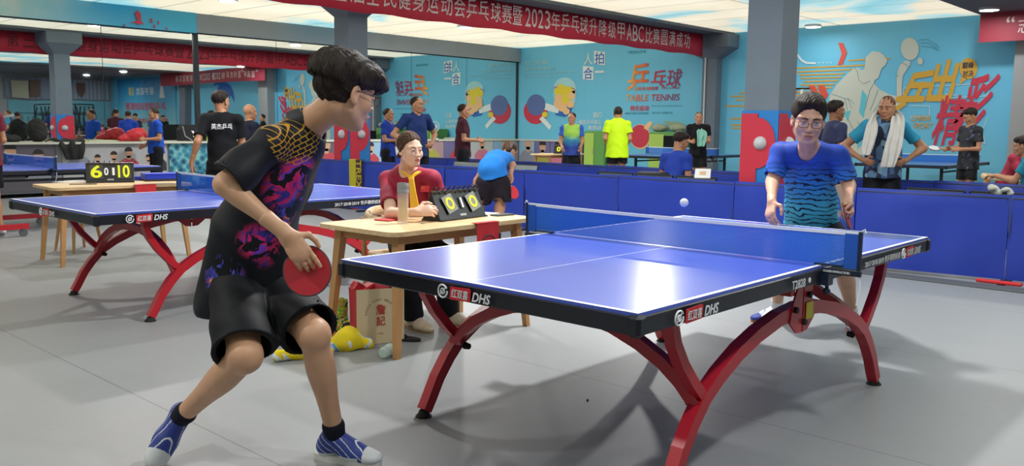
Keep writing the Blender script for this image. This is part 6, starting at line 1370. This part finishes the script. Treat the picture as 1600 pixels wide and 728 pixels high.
def flag_cloth(loc, rz, label, txt=None, w=.20, h=.18):
    t = thing('table_flag', label, 'cloth', loc, rz, 'red cloths hanging from table edges')
    b = MB(); vs = []; n = 12
    for i in range(n+1):
        for j in range(7): x = -w/2+w*i/n; vs.append((x, -.012-.004*math.sin(i*1.1)*(j/6), -.0-h*j/6))
    b.add(vs, [(i*7+j, i*7+j+1, (i+1)*7+j+1, (i+1)*7+j) for i in range(n) for j in range(6)]); b.box((0, .01, .0035), (w, .05, .003)); b.build('cloth', mat('cloth_red', 'c8242e', .6), t, True)
    if txt: k = MB(); text_into(k, txt, (0, -.020, -h*.55), (1, 0, 0), (0, 0, 1), .06, .12, bold=.03); k.build('lettering', BLK, t)
    else: k = MB(); k.tube([(.065*math.cos(a), -.019, -h*.80+.07*math.sin(a)) for a in np.linspace(.05, PI-.05, 16)], .004, 6); k.build('ring_print', BLK, t)
    return t
flag_cloth((1.62, 2.238, zt+.001), math.radians(1.5), 'red cloth hanging over the front edge of the umpire table')
flag_cloth((1.55, 6.78, zt+.001), math.radians(-4), 'red cloth hanging over the front edge of the left wooden table')
flag_cloth((12.9, 10.79, zt+.001), 0, 'red cloth with a black 6 hanging from the far table', '6', .22, .34)
# tote bag under the umpire table
t = thing('paper_tote_bag', 'beige and red gift bag with red characters standing under the umpire table', 'bag', tuple(on(2, 0, 590, 533)[:2])+(0,), math.radians(-22))
m = MB(); m.add([(-.15, -.07, .002), (.15, -.07, .002), (.15, -.07, .34), (-.15, -.07, .345), (-.15, .07, .002), (.15, .07, .002), (.16, .07, .335), (-.16, .07, .34)], [(0, 1, 2, 3), (5, 4, 7, 6)], 0); m.build('bag_front', mat('kraft_beige', 'cdbb98', .7), t)
m = MB(); m.add([(.15, -.07, .002), (.15, .07, .002), (.16, .07, .335), (.15, -.07, .34), (-.15, -.07, .002), (-.15, .07, .002), (-.16, .07, .34), (-.15, -.07, .345), (.153, 0, .33)], [(0, 1, 2, 3), (5, 4, 7, 6), (0, 4, 5, 1)], 0); m.build('bag_side', FRED, t)
m = MB(); Y_ = -.072; text_into(m, '詹', (0, Y_, .215), (1, 0, 0), (0, 0, 1), .058, .062, bold=.03); text_into(m, '記', (0, Y_, .145), (1, 0, 0), (0, 0, 1), .055, .058, bold=.03); text_into(m, '·1984·', (0, Y_, .065), (1, 0, 0), (0, 0, 1), .04, .01); m.build('red_characters', mat('char_red', 'b83a34', .6), t)
m = MB()
for i, ch in enumerate('FAMOUS CAKES SINCE 1984'):
    a = PI*(.98-.96*i/22); 
    if ch != ' ': text_into(m, ch, (.092*math.cos(a), Y_, .185+.092*math.sin(a)), (math.sin(a), 0, -math.cos(a)), (math.cos(a), 0, math.sin(a)), .009, .012)
m.build('ring_lettering', mat('char_brown', '8c6a4c', .7), t)
for i, (x, z, rz_, cc) in enumerate(((-.06, .33, .4, 'd8283a'), (.03, .335, -.3, 'd04a5a'), (.09, .325, .7, '2a2224'), (-.11, .34, 0, 'c81e30'))):
    o = MB(); o.box((x, 0, z), (.10, .08, .06), rotz(rz_)@roty(.3*(i-1)), bev=.01); o.build('wrapped_sweets', mat('wrap_'+cc, cc, .35), t)
# yellow towels and colourful shoes on the floor
N = NT('yellow_print_towel'); v = N.obj(); n_ = N.noise(v, 9, 2, 1.); N.l(N.ramp(n_, [(.40, 'e8d020'), (.55, 'e6c81c'), (.60, 'dfe8ea'), (.66, '4aa6e0')]), N.b.inputs['Base Color']); N.b.inputs['Roughness'].default_value = .95; N.bump(N.noise(N.obj(), 250, 2), .4, .003); YT = N.m
p = on(2, 0, 470, 560); blob('yellow_towel', 'yellow and pale blue towel crumpled on the floor, left piece', 'towel', (p[0], p[1], 0), [cone((-.12, .04, .035), (.05, -.02, .035), .035, .045, .01), cone((.02, 0, .05), (.15, -.06, .04), .05, .04, .03), cut((0, 0, .003), (0, 0, -1))], YT, h=.007, wr=.005)
p = on(2, 0, 545, 546); blob('yellow_towel', 'yellow towel heaped on the floor against the wooden table leg', 'towel', (p[0], p[1], 0), [ell((0, 0, .06), (.085, .075, .075), None, 0), cone((-.10, .06, .035), (.02, 0, .05), .04, .05, .03), cone((0, 0, .03), (.10, -.05, .03), .04, .035, .03), cut((0, 0, .003), (0, 0, -1))], YT, h=.007, wr=.007)
N = NT('rainbow_knit'); v = N.obj(); n_ = N.noise(v, 24, 2, 1.5); N.l(N.ramp(n_, [(.35, '1f2a2a'), (.45, 'd8e020'), (.5, '3fae4a'), (.56, 'e85a28'), (.64, '2a9ab0')], 'CONSTANT'), N.b.inputs['Base Color']); N.b.inputs['Roughness'].default_value = .8
p = on(2, 0, 531, 520); t = thing('bright_shoe', 'colourful sports shoe standing on its heel behind the yellow towel', 'shoe', (p[0], p[1], 0))
P = solid([[cone(V(p[0], p[1], .05), V(p[0]+.02, p[1]+.01, .20), .05, .042, 0), ell(V(p[0], p[1]-.04, .05), (.05, .075, .05), None, .03), cone(V(p[0]+.02, p[1]+.01, .17), V(p[0]+.03, p[1]+.01, .26), .030, .032, .0, op='sub'), cut(V(0, 0, .003), (0, 0, -1))]], .006, .002); skinmesh('upper', [P], N.m, t)
k = MB(); k.prism(rrect(.09, .20, .04), (0, -.02, .0), (1, 0, 0), (0, 1, 0), .016); k.build('sole', mat('sole_orange', 'e0602c', .5), t)
# small water bottle on the floor
p = on(2, 0, 607, 556); t = thing('water_bottle', 'small clear bottle lying on the floor by the front table leg', 'bottle', (p[0], p[1], .034), math.radians(28))
R = roty(PI/2); m = MB(); m.lathe([(.0, -.085), (.024, -.085), (.033, -.072), (.033, .045), (.026, .07), (.013, .085), (.013, .092)], n=24, R=R); m.build('bottle_body', mat('pet_clear', 'c4d8cf', .15, alpha=.6), t, True)
m = MB(); m.lathe([(.0335, -.03), (.0338, -.03), (.0338, .03), (.0335, .03)], n=24, R=R); m.build('label_sleeve', mat('label_pale', 'cfe0d8', .5), t, True); m = MB(); m.lathe([(.0, .088), (.015, .088), (.015, .105), (0, .105)], n=16, R=R); m.build('cap', mat('cap_green', '8ac0a8', .5), t, True)
t = thing('rubber_slipper', 'dark flat slipper on the floor behind the gift bag', 'slipper', tuple(on(2, 0, 630, 531)[:2])+(0,), .4); m = MB(); m.prism([(.045*math.cos(a), .12*math.sin(a)) for a in np.linspace(0, 2*PI, 24, endpoint=False)], (0, 0, .001), (1, 0, 0), (0, 1, 0), .016); m.build('sole', RUB, t); m = MB(); m.tube([(-.045, -.0, .01), (-.02, .03, .045), (.02, .03, .045), (.045, 0, .01)], .010, 8); m.build('strap', DST, t, True)
# white cloths on the right bench
for i, (u, v_, r_, lb) in enumerate(((1553, 291, .05, 'white crumpled glove left on the back of the right bench'), (1570, 294, .045, 'white crumpled glove right on the back of the right bench'))):
    p = on(0, 6.74, u, v_)+V(0, 0, -.02); blob('white_glove', lb, 'glove', tuple(p), [ell((0, 0, 0), (r_, r_*1.1, r_*.7), None, 0), ell((.0, -r_, -.03), (r_*.6, r_*.8, r_*.6), None, .02)], cloth('glove_white', 'b9bbae', .9), h=.010, wr=.010)
# trouser-black speck and litter
o = MB(); p = on(2, 0, 918, 626); o.box((0, 0, .004), (.016, .009, .007), rotz(.5), bev=.002); o = o.build('litter', mat('litter_brown', '4a342c', .8)); o.location = (p[0], p[1], .0005); tag(o, 'tiny brown scrap on the floor under the foreground table', 'litter')

p = on(0, 6.95, 1022, 268); t = thing('sports_bag', 'black bag with yellow marks on the dark bench left of the sitting man', 'bag', (p[0], p[1], .445))
m = MB(); m.box((0, 0, .17), (.24, .50, .34), bev=.05); m.build('bag_body', BLK, t, True); m = MB(); m.prism([(-.10, 0), (-.02, .02), (-.03, .12), (-.11, .10)], (-.123, .02, .20), (0, -1, 0), (0, 0, 1), .004); m.build('yellow_mark', MATS['scarf_yellow'], t)
m = MB(); m.prism([(.02, 0), (.10, .02), (.09, .12), (.01, .10)], (-.123, .12, .20), (0, -1, 0), (0, 0, 1), .004); m.build('brown_mark', MATS['scarf_brown'], t)
